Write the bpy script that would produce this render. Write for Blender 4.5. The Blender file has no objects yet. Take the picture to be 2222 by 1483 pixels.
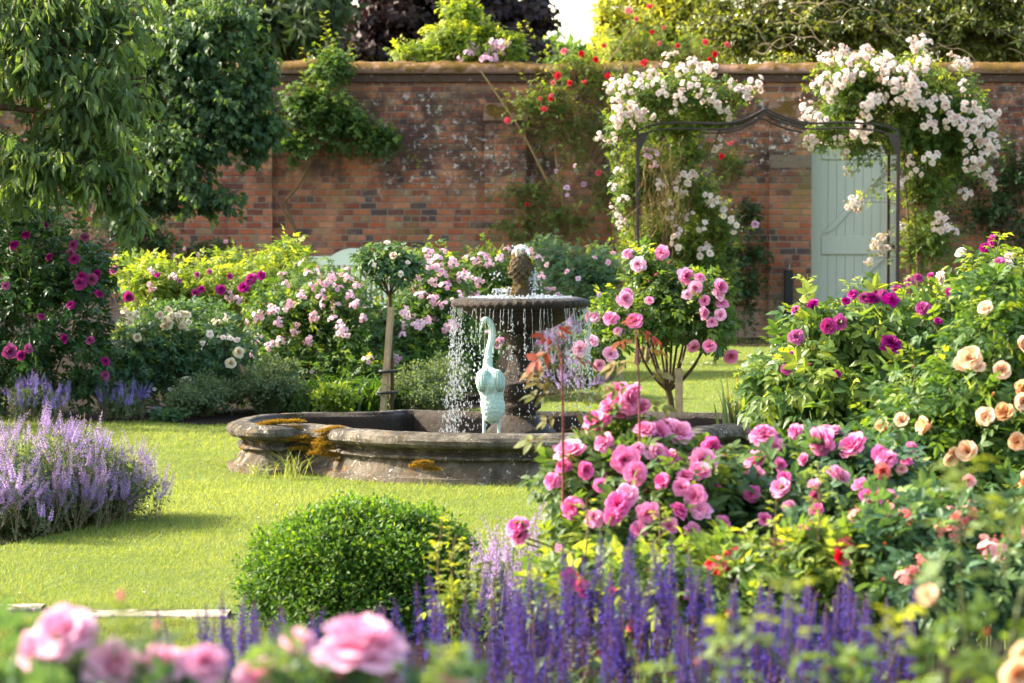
import bpy, math, random
import numpy as np
from mathutils import Vector, Matrix

C = bpy.context.scene
COL = C.collection
R = math.radians

# ------------------------------------------------------------------ camera
F, CX, CY, HZ, HCAM = 7000.0, 1111.0, 741.5, 465.0, 1.45
PITCH = math.atan((CY - HZ) / F)
cam_d = bpy.data.cameras.new('camera')
cam = bpy.data.objects.new('camera', cam_d)
COL.objects.link(cam)
cam.location = (0, 0, HCAM)
cam.rotation_euler = (math.pi / 2 - PITCH, 0, 0)
cam_d.sensor_width = 36
cam_d.lens = F / 2222 * 36
cam_d.clip_start = 0.5
cam_d.clip_end = 400
cam_d.dof.use_dof = True
cam_d.dof.focus_distance = 16.0
cam_d.dof.aperture_fstop = 7.5
C.camera = cam

# ------------------------------------------------------------------ light
SUN_EL, SUN_BACK = 33.0, 17.0          # elevation; degrees behind the left-hand side
w = bpy.data.worlds.new('World')
C.world = w
w.use_nodes = True
nt = w.node_tree
bg = nt.nodes['Background']
sky = nt.nodes.new('ShaderNodeTexSky')
sky.sky_type = 'NISHITA'
sky.sun_disc = False
sky.sun_elevation = R(SUN_EL)
sky.sun_rotation = R(270 + SUN_BACK)    # measured clockwise from +Y
sky.air_density = 1.0
sky.dust_density = 2.5
sky.ozone_density = 0.6
wb = nt.nodes.new('ShaderNodeMix')      # white balance of the daylight
wb.data_type = 'RGBA'
wb.blend_type = 'MULTIPLY'
wb.inputs[0].default_value = 1.0
wb.inputs[7].default_value = (1.10, 1.0, 0.86, 1)
nt.links.new(sky.outputs[0], wb.inputs[6])
nt.links.new(wb.outputs[2], bg.inputs[0])
bg.inputs[1].default_value = 0.15
sun_d = bpy.data.lights.new('sun', 'SUN')
sun_d.energy = 3.95
sun_d.angle = R(0.6)
sun_d.color = (1.0, 0.90, 0.73)
sun = bpy.data.objects.new('sun', sun_d)
COL.objects.link(sun)
SUNDIR = Vector((-math.cos(R(SUN_EL)) * math.cos(R(SUN_BACK)), math.cos(R(SUN_EL)) * math.sin(R(SUN_BACK)), math.sin(R(SUN_EL))))
sun.rotation_euler = SUNDIR.to_track_quat('Z', 'Y').to_euler()
sun.location = SUNDIR * 60
C.view_settings.view_transform = 'Standard'
C.view_settings.look = 'None'
C.view_settings.exposure = 2.3
C.view_settings.gamma = 1.0
C.render.engine = 'CYCLES'
cy = C.cycles
cy.use_denoising = True
cy.max_bounces = 8
cy.diffuse_bounces = 3
cy.glossy_bounces = 3
cy.transmission_bounces = 6
cy.transparent_max_bounces = 8
cy.caustics_reflective = False
cy.caustics_refractive = False
cy.sample_clamp_indirect = 6.0

# ------------------------------------------------------------------ pixel -> place
_cp, _sp = math.cos(PITCH), math.sin(PITCH)
CAMP = np.array([0, 0, HCAM])
def ray(px, py):
    a, b = (px - CX) / F, (py - CY) / F
    return np.array([a, _cp - b * _sp, -_sp - b * _cp])
def P(px, py, D):
    d = ray(px, py)
    return CAMP + d * (D / d[1])
def G(px, py):
    d = ray(px, py)
    return CAMP + d * (-HCAM / d[2])
def S(D):
    return F / D

# ------------------------------------------------------------------ mesh helpers
class MB:
    def __init__(s):
        s.V, s.tri, s.quad, s.tm, s.qm, s.t, s.y, s.n = [], [], [], [], [], [], [], 0
    def add(s, V, Fc, tint=0.5, young=0.0, mat=0):
        V = np.asarray(V, float).reshape(-1, 3)
        Fc = np.asarray(Fc, int)
        if len(V) == 0 or len(Fc) == 0:
            return
        s.V.append(V)
        s.t.append(np.broadcast_to(np.asarray(tint, float), (len(V),)))
        s.y.append(np.broadcast_to(np.asarray(young, float), (len(V),)))
        (s.tri if Fc.shape[1] == 3 else s.quad).append(Fc + s.n)
        (s.tm if Fc.shape[1] == 3 else s.qm).append(np.full(len(Fc), mat))
        s.n += len(V)
    def mesh(s, name, mats, smooth=False, attrs=True):
        V = np.concatenate(s.V)
        me = bpy.data.meshes.new(name)
        me.vertices.add(len(V))
        me.vertices.foreach_set('co', V.astype(np.float32).ravel())
        tri = np.concatenate(s.tri) if s.tri else np.zeros((0, 3), int)
        quad = np.concatenate(s.quad) if s.quad else np.zeros((0, 4), int)
        loops = np.concatenate([tri.ravel(), quad.ravel()])
        me.loops.add(len(loops))
        me.loops.foreach_set('vertex_index', loops.astype(np.int32))
        starts = np.concatenate([np.arange(len(tri)) * 3, len(tri) * 3 + np.arange(len(quad)) * 4])
        me.polygons.add(len(starts))
        me.polygons.foreach_set('loop_start', starts.astype(np.int32))
        mi = np.concatenate([np.concatenate(s.tm) if s.tm else np.zeros(0), np.concatenate(s.qm) if s.qm else np.zeros(0)])
        me.polygons.foreach_set('material_index', mi.astype(np.int32))
        me.polygons.foreach_set('use_smooth', np.full(len(starts), smooth))
        me.update(calc_edges=True)
        if attrs:
            for nm_, d in (('tint', s.t), ('young', s.y)):
                at = me.attributes.new(nm_, 'FLOAT', 'POINT')
                at.data.foreach_set('value', np.concatenate(d).astype(np.float32))
        for m in (mats if isinstance(mats, (list, tuple)) else [mats]):
            me.materials.append(m)
        return me
    def obj(s, name, mats, parent=None, smooth=False, attrs=True):
        o = bpy.data.objects.new(name, s.mesh(name, mats, smooth, attrs))
        COL.objects.link(o)
        if parent is not None:
            o.parent = parent
        return o

def tag(o, label=None, cat=None, group=None, kind=None):
    if label: o['label'] = label
    if cat: o['category'] = cat
    if group: o['group'] = group
    if kind: o['kind'] = kind
    return o
def thing(name, label, cat, loc, group=None, rz=0.0):
    o = bpy.data.objects.new(name, None)
    o.empty_display_size = 0.1
    COL.objects.link(o)
    o.location = tuple(float(v) for v in loc)
    o.rotation_euler = (0, 0, rz)
    return tag(o, label, cat, group)
def inst(name, me, parent, loc, rot=None, scale=1.0):
    o = bpy.data.objects.new(name, me)
    COL.objects.link(o)
    o.parent = parent
    o.location = tuple(float(v) for v in loc)
    if rot is not None:
        o.rotation_mode = 'QUATERNION'
        o.rotation_quaternion = rot
    o.scale = (scale,) * 3 if np.isscalar(scale) else scale
    return o

def nrm(v):
    v = np.asarray(v, float)
    return v / np.maximum(np.linalg.norm(v, axis=-1, keepdims=True), 1e-9)
def frames(fwd, nor):
    y = nrm(fwd)
    x = nrm(np.cross(y, nor))
    z = np.cross(x, y)
    return np.stack([x, y, z], axis=-1)
def tubes(mb, Pts, rad, sides=4, tint=0.5, young=0.0, mat=0):
    """Pts (S,K,3), rad (S,K) or broadcastable"""
    Pts = np.asarray(Pts, float)
    if Pts.ndim == 2: Pts = Pts[None]
    s_, k_, _ = Pts.shape
    rad = np.broadcast_to(np.asarray(rad, float), (s_, k_))
    T = nrm(np.gradient(Pts, axis=1))
    ref = np.where(np.abs(T[..., 2:3]) > 0.9, np.array([0.9, 0.43, 0.05]), np.array([0.05, 0.1, 1.0]))
    a = nrm(np.cross(T, ref)); b = np.cross(T, a)
    ang = np.arange(sides) * 2 * np.pi / sides
    ring = a[:, :, None, :] * np.cos(ang)[None, None, :, None] + b[:, :, None, :] * np.sin(ang)[None, None, :, None]
    V = Pts[:, :, None, :] + ring * rad[:, :, None, None]
    i = np.arange(s_)[:, None, None] * k_ * sides
    k = np.arange(k_ - 1)[None, :, None] * sides
    j = np.arange(sides)[None, None, :]; jn = (j + 1) % sides
    Fc = np.stack([i + k + j, i + k + jn, i + k + sides + jn, i + k + sides + j], -1).reshape(-1, 4)
    t = np.broadcast_to(np.asarray(tint, float).reshape(-1, 1) if np.ndim(tint) else tint, (s_, k_ * sides)).ravel()
    y = np.broadcast_to(np.asarray(young, float).reshape(-1, 1) if np.ndim(young) else young, (s_, k_ * sides)).ravel()
    mb.add(V.reshape(-1, 3), Fc, t, y, mat)
    for e in (0, k_ - 1):       # end caps
        if sides >= 4:
            c = V[:, e]
            f = np.arange(s_)[:, None] * sides + np.arange(4)[None] * (sides // 4)
            mb.add(c.reshape(-1, 3), f[:, ::-1] if e == 0 else f, 0.5, 0, mat)
def smooth_path(pts, n=24):
    pts = np.asarray(pts, float)
    m = len(pts)
    t = np.linspace(0, m - 1, n)
    i = np.clip(t.astype(int), 0, m - 2)
    u = (t - i)[:, None]
    p = np.concatenate([[2 * pts[0] - pts[1]], pts, [2 * pts[-1] - pts[-2]]])
    p0, p1, p2, p3 = p[i], p[i + 1], p[i + 2], p[i + 3]
    return 0.5 * (2 * p1 + (p2 - p0) * u + (2 * p0 - 5 * p1 + 4 * p2 - p3) * u ** 2 + (3 * p1 - p0 - 3 * p2 + p3) * u ** 3)
def box(mb, lo, hi, mat=0, tint=0.5, bev=0.0):
    lo, hi = np.asarray(lo, float), np.asarray(hi, float)
    if bev <= 0:
        x0, y0, z0 = lo; x1, y1, z1 = hi
        V = [(x0, y0, z0), (x1, y0, z0), (x1, y1, z0), (x0, y1, z0), (x0, y0, z1), (x1, y0, z1), (x1, y1, z1), (x0, y1, z1)]
        mb.add(V, [(0, 3, 2, 1), (4, 5, 6, 7), (0, 1, 5, 4), (1, 2, 6, 5), (2, 3, 7, 6), (3, 0, 4, 7)], tint, 0, mat)
        return
    c, h = (lo + hi) / 2, (hi - lo) / 2
    vs, ids = [], {}
    for sx in (-1, 1):
        for sy in (-1, 1):
            for sz in (-1, 1):
                for ax in range(3):
                    s3 = np.array([sx, sy, sz], float)
                    p = c + s3 * (h - bev)
                    p[ax] = c[ax] + s3[ax] * h[ax]
                    ids[(sx, sy, sz, ax)] = len(vs); vs.append(p)
    q, tr = [], []
    for ax in range(3):
        o1, o2 = [(1, 2), (0, 2), (0, 1)][ax]
        for s in (-1, 1):
            f = []
            for a, b in ((-1, -1), (1, -1), (1, 1), (-1, 1)):
                k = [0, 0, 0]; k[ax] = s; k[o1] = a; k[o2] = b
                f.append(ids[(*k, ax)])
            q.append(f)
        for a in (-1, 1):
            for b in (-1, 1):
                k1 = [0, 0, 0]; k1[ax] = -1; k1[o1] = a; k1[o2] = b
                k2 = list(k1); k2[ax] = 1
                q.append([ids[(*k1, o1)], ids[(*k2, o1)], ids[(*k2, o2)], ids[(*k1, o2)]])
    for sx in (-1, 1):
        for sy in (-1, 1):
            for sz in (-1, 1):
                tr.append([ids[(sx, sy, sz, a)] for a in range(3)])
    n0 = mb.n
    mb.add(vs, q, tint, 0, mat)
    mb.add(vs, tr, tint, 0, mat)
def lathe(mb, prof, centre, n=48, mat=0, fn=None, tint=0.5):
    prof = np.asarray(prof, float)
    a = np.arange(n) * 2 * np.pi / n
    r = prof[:, 0][:, None] * np.ones(n)[None]
    z = prof[:, 1][:, None] * np.ones(n)[None]
    if fn is not None:
        r, z = fn(r, z, a[None, :] * np.ones_like(r))
    V = np.stack([centre[0] + r * np.cos(a), centre[1] + r * np.sin(a), centre[2] + z], -1)
    k = len(prof)
    i = np.arange(k - 1)[:, None] * n; j = np.arange(n)[None]; jn = (j + 1) % n
    Fc = np.stack([i + j, i + jn, i + n + jn, i + n + j], -1).reshape(-1, 4)
    mb.add(V.reshape(-1, 3), Fc, tint, 0, mat)
def ellipsoid(mb, c, r, n=14, m=20, rot=None, mat=0, tint=0.5):
    th = np.linspace(0.0001, np.pi - 0.0001, n); ph = np.arange(m) * 2 * np.pi / m
    V = np.stack([np.sin(th)[:, None] * np.cos(ph), np.sin(th)[:, None] * np.sin(ph), np.cos(th)[:, None] * np.ones(m)], -1) * np.asarray(r)
    if rot is not None:
        V = V @ np.asarray(rot).T
    i = np.arange(n - 1)[:, None] * m; j = np.arange(m)[None]; jn = (j + 1) % m
    Fc = np.stack([i + j, i + m + j, i + m + jn, i + jn], -1).reshape(-1, 4)
    mb.add(V.reshape(-1, 3) + np.asarray(c), Fc, tint, 0, mat)

# ------------------------------------------------------------------ materials
class NT:
    def __init__(s, name):
        s.mat = bpy.data.materials.new(name)
        s.mat.use_nodes = True
        s.nt = s.mat.node_tree
        s.bsdf = s.nt.nodes['Principled BSDF']
        s.out = s.nt.nodes['Material Output']
    def new(s, t, **kw):
        n = s.nt.nodes.new(t)
        for k, v in kw.items(): setattr(n, k, v)
        return n
    def link(s, a, b): s.nt.links.new(a, b)
    def put(s, inp, v):
        if hasattr(v, 'links') or isinstance(v, bpy.types.NodeSocket): s.link(v, inp)
        else: inp.default_value = v
    def m(s, op, a, b=None, c=None, clamp=False):
        n = s.new('ShaderNodeMath', operation=op, use_clamp=clamp)
        for i, v in enumerate((a, b, c)):
            if v is not None: s.put(n.inputs[i], v)
        return n.outputs[0]
    def mix(s, f, a, b, blend='MIX'):
        n = s.new('ShaderNodeMix', data_type='RGBA', blend_type=blend)
        s.put(n.inputs[0], f)
        for i, v in ((6, a), (7, b)):
            s.put(n.inputs[i], (*v, 1) if isinstance(v, tuple) and len(v) == 3 else v)
        return n.outputs[2]
    def attr(s, name):
        return s.new('ShaderNodeAttribute', attribute_name=name).outputs['Fac']
    def noise(s, scale, vec=None, detail=4, rough=0.55, dim='3D'):
        n = s.new('ShaderNodeTexNoise', noise_dimensions=dim)
        n.inputs['Scale'].default_value = scale
        n.inputs['Detail'].default_value = detail
        n.inputs['Roughness'].default_value = rough
        if vec is not None: s.link(vec, n.inputs['Vector'])
        return n.outputs['Fac']
    def ramp(s, f, stops, interp='LINEAR'):
        n = s.new('ShaderNodeValToRGB')
        n.color_ramp.interpolation = interp
        e = n.color_ramp.elements
        while len(e) < len(stops): e.new(0.5)
        for i, (p, c) in enumerate(stops):
            e[i].position = p
            e[i].color = (*c, 1) if len(c) == 3 else c
        s.put(n.inputs[0], f)
        return n.outputs[0]
    def step(s, v, lo, hi):
        n = s.new('ShaderNodeMapRange', interpolation_type='SMOOTHSTEP')
        s.put(n.inputs[0], v); n.inputs[1].default_value = lo; n.inputs[2].default_value = hi
        return n.outputs[0]
    def pos(s): return s.new('ShaderNodeNewGeometry').outputs['Position']
    def opos(s): return s.new('ShaderNodeTexCoord').outputs['Object']
    def bump(s, h, strength=0.5, dist=0.01):
        n = s.new('ShaderNodeBump')
        n.inputs['Strength'].default_value = strength
        n.inputs['Distance'].default_value = dist
        s.put(n.inputs['Height'], h)
        s.link(n.outputs[0], s.bsdf.inputs['Normal'])
    def set(s, color=None, rough=None, spec=None, metal=None):
        if color is not None: s.put(s.bsdf.inputs['Base Color'], (*color, 1) if isinstance(color, tuple) and len(color) == 3 else color)
        if rough is not None: s.put(s.bsdf.inputs['Roughness'], rough)
        if spec is not None: s.bsdf.inputs['Specular IOR Level'].default_value = spec
        if metal is not None: s.bsdf.inputs['Metallic'].default_value = metal
        return s

def leaf_mat(name, ca, cb, young=(0.20, 0.27, 0.03), rough=0.5, trans=0.38, spec=0.22, tcol=None):
    n = NT(name)
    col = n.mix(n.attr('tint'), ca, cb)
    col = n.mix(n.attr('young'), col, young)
    n.set(col, rough, spec)
    tr = n.new('ShaderNodeBsdfTranslucent')
    tc = n.mix(1.0, col, tcol or (2.6, 2.2, 0.75), 'MULTIPLY')
    n.link(tc, tr.inputs[0])
    ms = n.new('ShaderNodeMixShader')
    ms.inputs[0].default_value = trans
    n.link(n.bsdf.outputs[0], ms.inputs[1]); n.link(tr.outputs[0], ms.inputs[2])
    n.link(ms.outputs[0], n.out.inputs[0])
    return n.mat
def petal_mat(name, core, edge, trans=0.3, hue=0.0):
    n = NT(name)
    col = n.mix(n.attr('young'), core, edge)
    rnd = n.new('ShaderNodeObjectInfo').outputs['Random']
    v = n.m('ADD', n.m('MULTIPLY', n.attr('tint'), 0.30), n.m('MULTIPLY_ADD', rnd, 0.22, 0.70))
    hs = n.new('ShaderNodeHueSaturation')
    n.link(col, hs.inputs['Color'])
    n.link(n.m('MULTIPLY_ADD', v, 0.55, 0.45), hs.inputs['Value'])
    n.link(n.m('MULTIPLY_ADD', rnd, -0.40, 1.14), hs.inputs['Saturation'])
    n.set(hs.outputs[0], 0.6, 0.25)
    tr = n.new('ShaderNodeBsdfTranslucent')
    n.link(hs.outputs[0], tr.inputs[0])
    ms = n.new('ShaderNodeMixShader')
    ms.inputs[0].default_value = trans
    n.link(n.bsdf.outputs[0], ms.inputs[1]); n.link(tr.outputs[0], ms.inputs[2])
    n.link(ms.outputs[0], n.out.inputs[0])
    return n.mat
def plain_mat(name, color, rough=0.6, spec=0.3, var=0.25, scale=30.0, metal=0.0, bump=0.0):
    n = NT(name)
    f = n.noise(scale, n.opos())
    lo = tuple(c * (1 - var) for c in color); hi = tuple(min(1, c * (1 + var)) for c in color)
    n.set(n.mix(f, lo, hi), rough, spec, metal)
    if bump: n.bump(f, bump, 0.01)
    return n.mat
# ------------------------------------------------------------------ plant templates
def leaf_t(wd=0.5, fold=0.25, droop=0.2, hi=True, y0=0.0, ln=1.0, ang=0.0, curl=0.0):
    if hi:
        rows = [(0.28, 0.86), (0.66, 0.84)]
        V = [(0, 0, 0)]
        for t, k in rows:
            z = -droop * t * t
            for sx in (-1, 0, 1):
                V.append((sx * wd / 2 * k, t, z + (abs(sx) * fold * wd * 0.5)))
        V.append((0, 1, -droop))
        T = [(0, 2, 1), (0, 3, 2), (1, 2, 5), (1, 5, 4), (2, 3, 6), (2, 6, 5), (4, 5, 7), (5, 6, 7)]
    else:
        V = [(0, 0, 0), (-wd / 2, 0.42, fold * wd * .5 - droop * .18), (0, 0.45, -droop * .2), (wd / 2, 0.42, fold * wd * .5 - droop * .18), (0, 1, -droop)]
        T = [(0, 2, 1), (1, 2, 4), (0, 3, 2), (2, 3, 4)]
    V = np.array(V) * ln
    c, s = math.cos(ang), math.sin(ang)
    V = V @ np.array([[c, -s, 0], [s, c, 0], [0, 0, 1]]).T
    V[:, 1] += y0
    return V, np.array(T)
def compound_t(seed, hi=True, n=5, wd=0.55):
    rg = random.Random(seed)
    V, T, J, o = [], [], [], 0
    spec = [(0.54, 0.46, 0.0)]
    for y, l in ((0.50, 0.40), (0.22, 0.33), (0.02, 0.26))[: (n - 1) // 2]:
        for s in (-1, 1):
            spec.append((y + rg.uniform(-.03, .03), l * rg.uniform(.88, 1.1), s * R(rg.uniform(48, 70))))
    for y, l, a in spec:
        v, t = leaf_t(wd * rg.uniform(.88, 1.1), rg.uniform(.1, .45), rg.uniform(.05, .5), hi, 0, l, a)
        c, s = math.cos(rg.uniform(-.5, .5)), math.sin(rg.uniform(-.5, .5))
        v = v.copy(); v[:, 2] += v[:, 0] * s * 0.5
        v[:, 1] += y
        v[:, 2] += -0.16 * (v[:, 1]) ** 2
        V.append(v); T.append(t + o); J.append(np.full(len(v), rg.uniform(-.15, .15))); o += len(v)
    v = np.array([(-.012, 0, 0), (.012, 0, 0), (0, .56, -.05)])
    V.append(v); T.append(np.array([[0, 1, 2]]) + o); J.append(np.zeros(3))
    return np.concatenate(V), np.concatenate(T), np.concatenate(J)
def single_t(seed, hi=True, wd=0.5, droop=0.3):
    rg = random.Random(seed)
    v, t = leaf_t(wd * rg.uniform(.85, 1.15), rg.uniform(.1, .4), droop * rg.uniform(.4, 1.5), hi)
    return v, t, np.zeros(len(v))
TMPL = {
    'rose_hi': [compound_t(i, True) for i in range(6)],
    'rose_lo': [compound_t(i, False) for i in range(6)],
    'rose7_lo': [compound_t(i + 9, False, 7, .5) for i in range(6)],
    'slim_hi': [single_t(i, True, .36, .45) for i in range(5)],
    'oval_hi': [single_t(i, True, .5, .3) for i in range(5)],
    'oval_lo': [single_t(i, False, .55, .25) for i in range(5)],
    'round_lo': [single_t(i, False, .9, .2) for i in range(5)],
    'round_hi': [single_t(i, True, .82, .2) for i in range(5)],
    'slim_lo': [single_t(i, False, .3, .3) for i in range(5)],
}
def scatter(mb, tm, pos, Rm, sc, tint, young, rng, mat=0, keep=None):
    pos = np.asarray(pos); n = len(pos)
    if n == 0: return
    pick = rng.integers(0, len(tm), n)
    for k, (V, T, J) in enumerate(tm):
        s = np.nonzero(pick == k)[0]
        if len(s) == 0: continue
        v = np.einsum('nij,mj->nmi', Rm[s], V) * sc[s][:, None, None] + pos[s][:, None, :]
        f = T[None] + (np.arange(len(s)) * len(V))[:, None, None]
        ti = np.clip(tint[s][:, None] + J[None], 0, 1)
        yo = np.broadcast_to(young[s][:, None], ti.shape)
        mb.add(v.reshape(-1, 3), f.reshape(-1, 3), ti.ravel(), yo.ravel(), mat)

# ------------------------------------------------------------------ roses
def petal_grid(a0, half, rb, rt, h, reflex, crk, rg, nu=5, nv=4, edge_drop=.2, z0=0.0):
    u = np.linspace(-1, 1, nu)[None]; v = np.linspace(0, 1, nv)[:, None]
    ve = v * (1 - edge_drop * u ** 2 * v)
    wid = half * (0.45 + 0.55 * np.sin(np.pi * np.clip(0.15 + 0.5 * v, 0, 1)))
    a = a0 + u * wid
    r = rb + (rt - rb) * ve ** 0.85
    z = h * np.sin(np.pi / 2 * ve ** 0.8) - reflex * ve ** 3
    ph = rg.uniform(0, 6.28)
    r = r + crk * np.sin(2.6 * u + ph) * v
    z = z + crk * 0.9 * np.sin(3.4 * u + ph * 1.7) * v
    r = r - 0.05 * u ** 2 * v
    V = np.stack([r * np.cos(a), r * np.sin(a), z + z0 + 0 * a], -1).reshape(-1, 3)
    i = np.arange(nv - 1)[:, None] * nu + np.arange(nu - 1)[None]
    Fc = np.stack([i, i + 1, i + nu + 1, i + nu], -1).reshape(-1, 4)
    return V, Fc, (np.ones((1, nu)) * v).ravel()
def add_rose(mb, rings, seed, nu=5, nv=4, c=(0, 0, 0), s=1.0, Rm=None, stamens=False):
    rg = random.Random(seed)
    def put(V, Fc, tint, young, mat):
        V = V * s
        if Rm is not None: V = V @ np.asarray(Rm).T
        mb.add(V + np.asarray(c), Fc, tint, young, mat)
    for (n, rb, rt, h, reflex, crk) in rings:
        o = rg.uniform(0, 6.28)
        for k in range(n):
            a0 = o + k * 2 * math.pi / n + rg.uniform(-.2, .2)
            V, Fc, yv = petal_grid(a0, math.pi / n * rg.uniform(1.15, 1.5), rb, rt * rg.uniform(.88, 1.1), h * rg.uniform(.85, 1.12), reflex * rg.uniform(.5, 1.5), crk, rg, nu, nv)
            put(V, Fc, rg.random(), yv * min(1, .42 + rt * .62), 0)
    # calyx and hip underneath
    for k in range(5):
        a = k * 1.2566
        d = np.array([math.cos(a), math.sin(a), 0]); q = np.array([-d[1], d[0], 0])
        V = np.array([d * .05 - (0, 0, .08), d * .35 + q * .09 - (0, 0, .06), d * .62 - (0, 0, .16), d * .35 - q * .09 - (0, 0, .06)])
        put(V, [(0, 1, 2, 3)], .5, .2, 1)
    V = []; m = 6
    for r, z in ((.06, -.04), (.14, -.14), (.12, -.26), (.05, -.34), (.045, -.9)):
        for k in range(m): V.append((r * math.cos(k * 6.2832 / m), r * math.sin(k * 6.2832 / m), z))
    Fc = [(i * m + k, (i + 1) * m + k, (i + 1) * m + (k + 1) % m, i * m + (k + 1) % m) for i in range(4) for k in range(m)]
    put(np.array(V), Fc, .5, .1, 1)
    if stamens:
        for k in range(9):
            a = rg.uniform(0, 6.28); rr = rg.uniform(.05, .2)
            p = np.array([rr * math.cos(a), rr * math.sin(a), .16])
            V = np.array([p + (.04, 0, 0), p + (-.02, .035, 0), p + (-.02, -.035, 0), p + (0, 0, .05)])
            put(V, [(0, 1, 3, 3), (1, 2, 3, 3), (2, 0, 3, 3)], .9, 1.0, 2)
RINGS_FULL = [(3, .0, .04, .62, 0, .02), (4, .02, .09, .60, 0, .02), (5, .04, .19, .66, 0, .035), (6, .06, .31, .70, .02, .045), (7, .08, .44, .72, .03, .05), (8, .10, .58, .70, .05, .055), (8, .12, .72, .64, .08, .055), (8, .13, .87, .50, .12, .06), (7, .13, 1.02, .26, .16, .06)]
RINGS_CUP = [(3, .0, .04, .72, 0, .02), (4, .01, .10, .76, 0, .035), (5, .03, .19, .78, 0, .05), (6, .05, .31, .80, .02, .05), (6, .08, .46, .76, .0, .04), (6, .12, .66, .80, .02, .04), (6, .16, .84, .74, .06, .04), (5, .16, .98, .52, .16, .05)]
RINGS_BALL = [(3, .0, .04, .84, 0, .02), (4, .02, .10, .82, 0, .03), (5, .04, .20, .88, 0, .03), (5, .06, .33, .92, -.02, .03), (5, .12, .50, .98, -.02, .03), (5, .18, .72, .92, .0, .04), (5, .22, .86, .74, .05, .05)]
RINGS_MID = [(4, .02, .18, .45, 0, .03), (5, .05, .42, .5, .03, .05), (6, .08, .70, .44, .08, .06), (6, .1, 1.0, .25, .15, .07)]
RINGS_OPEN = [(4, .03, .45, .30, .05, .05), (6, .05, 1.0, .22, .10, .08)]
def rose_mesh(name, rings, mats, seed, nu=5, nv=4, stamens=False):
    mb = MB(); add_rose(mb, rings, seed, nu, nv, stamens=stamens)
    return mb.mesh(name, mats, True)
def truss_mesh(name, rings, mats, seed, n=4, nu=3, nv=3, spread=1.0, stamens=False, size=.50):
    """several flowers and buds of one cluster on a common stalk"""
    rg = random.Random(seed); mb = MB()
    for k in range(n):
        a = k * 2.4 + rg.uniform(-.3, .3); rr = spread * math.sqrt((k + .25) / n)
        d = nrm(np.array([rr * math.cos(a), rr * math.sin(a), 1.0]))
        c = np.array([rr * math.cos(a), rr * math.sin(a), rg.uniform(-.1, .15) + .25 * (1 - rr)])
        add_rose(mb, rings, seed * 7 + k, nu, nv, c, size * rg.uniform(.8, 1.15), frames(np.cross(d, (.3, .9, .1)), d), stamens)
        tubes(mb, np.array([[(0, 0, -.75), c * .5 + np.array([0, 0, -.45]), c - d * size * .2]]), .035, 4, .5, 0, 1)
    for k in range(3):
        a = rg.uniform(0, 6.28); rr = spread * rg.uniform(.8, 1.25)
        ellipsoid(mb, (rr * math.cos(a), rr * math.sin(a), .35), (.1, .1, .16), 5, 6, None, 0, .2)
        tubes(mb, np.array([[(0, 0, -.75), (rr * .6 * math.cos(a), rr * .6 * math.sin(a), -.2), (rr * math.cos(a), rr * math.sin(a), .25)]]), .025, 4, .5, 0, 1)
    tubes(mb, np.array([[(0, 0, -1.2), (0, 0, -.6), (0, 0, -.1)]]), .05, 4, .5, 0, 1)
    return mb.mesh(name, mats, True)
def bud_mesh(name, mats, seed):
    mb = MB(); rg = random.Random(seed)
    pr = [(.001, 1.05), (.12, .92), (.26, .66), (.34, .38), (.28, .12), (.12, -.02)]
    lathe(mb, pr, (0, 0, 0), 8, 0)
    for k in range(5):
        a = k * 1.2566; d = np.array([math.cos(a), math.sin(a), 0]); q = np.array([-d[1], d[0], 0])
        V = np.array([d * .14 - q * .1, d * .40 + q * .02 + (0, 0, .4), d * .2 + (0, 0, 1.0), d * .14 + q * .1])
        mb.add(V, [(0, 3, 1, 1), (0, 1, 2, 2)], .5, .4, 1)
    lathe(mb, [(.13, 0), (.2, -.12), (.16, -.28), (.06, -.36), (.05, -1.4)], (0, 0, 0), 6, 1)
    return mb.mesh(name, mats, True)
_mesh_cache = {}
def bloom_variants(kind, key, mats):
    k = (kind, key)
    if k not in _mesh_cache:
        if kind == 'mix':
            _mesh_cache[k] = bloom_variants('full', key, mats) + bloom_variants('cup', key, mats) + bloom_variants('full', key, mats)
            return _mesh_cache[k]
        n = dict(full=3, cup=3, ball=3, mid=3, open=3, truss=4, truss_open=4, bud=2)[kind]
        L = []
        for i in range(n):
            nm_ = f'{key}_{kind}'
            if kind == 'full': L.append(rose_mesh(nm_, RINGS_FULL, mats, i + 1))
            elif kind == 'cup': L.append(rose_mesh(nm_, RINGS_CUP, mats, i + 11))
            elif kind == 'ball': L.append(rose_mesh(nm_, RINGS_BALL, mats, i + 21))
            elif kind == 'mid': L.append(rose_mesh(nm_, RINGS_MID, mats, i + 31, 4, 3))
            elif kind == 'open': L.append(rose_mesh(nm_, RINGS_OPEN, mats, i + 41, 4, 3, True))
            elif kind == 'truss': L.append(truss_mesh(nm_, RINGS_MID, mats, i + 51, 3 + i % 3))
            elif kind == 'truss_open': L.append(truss_mesh(nm_, RINGS_OPEN, mats, i + 61, 4 + i % 3, stamens=True))
            elif kind == 'bud': L.append(bud_mesh(nm_, mats, i + 71))
        _mesh_cache[k] = L
    return _mesh_cache[k]

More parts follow.
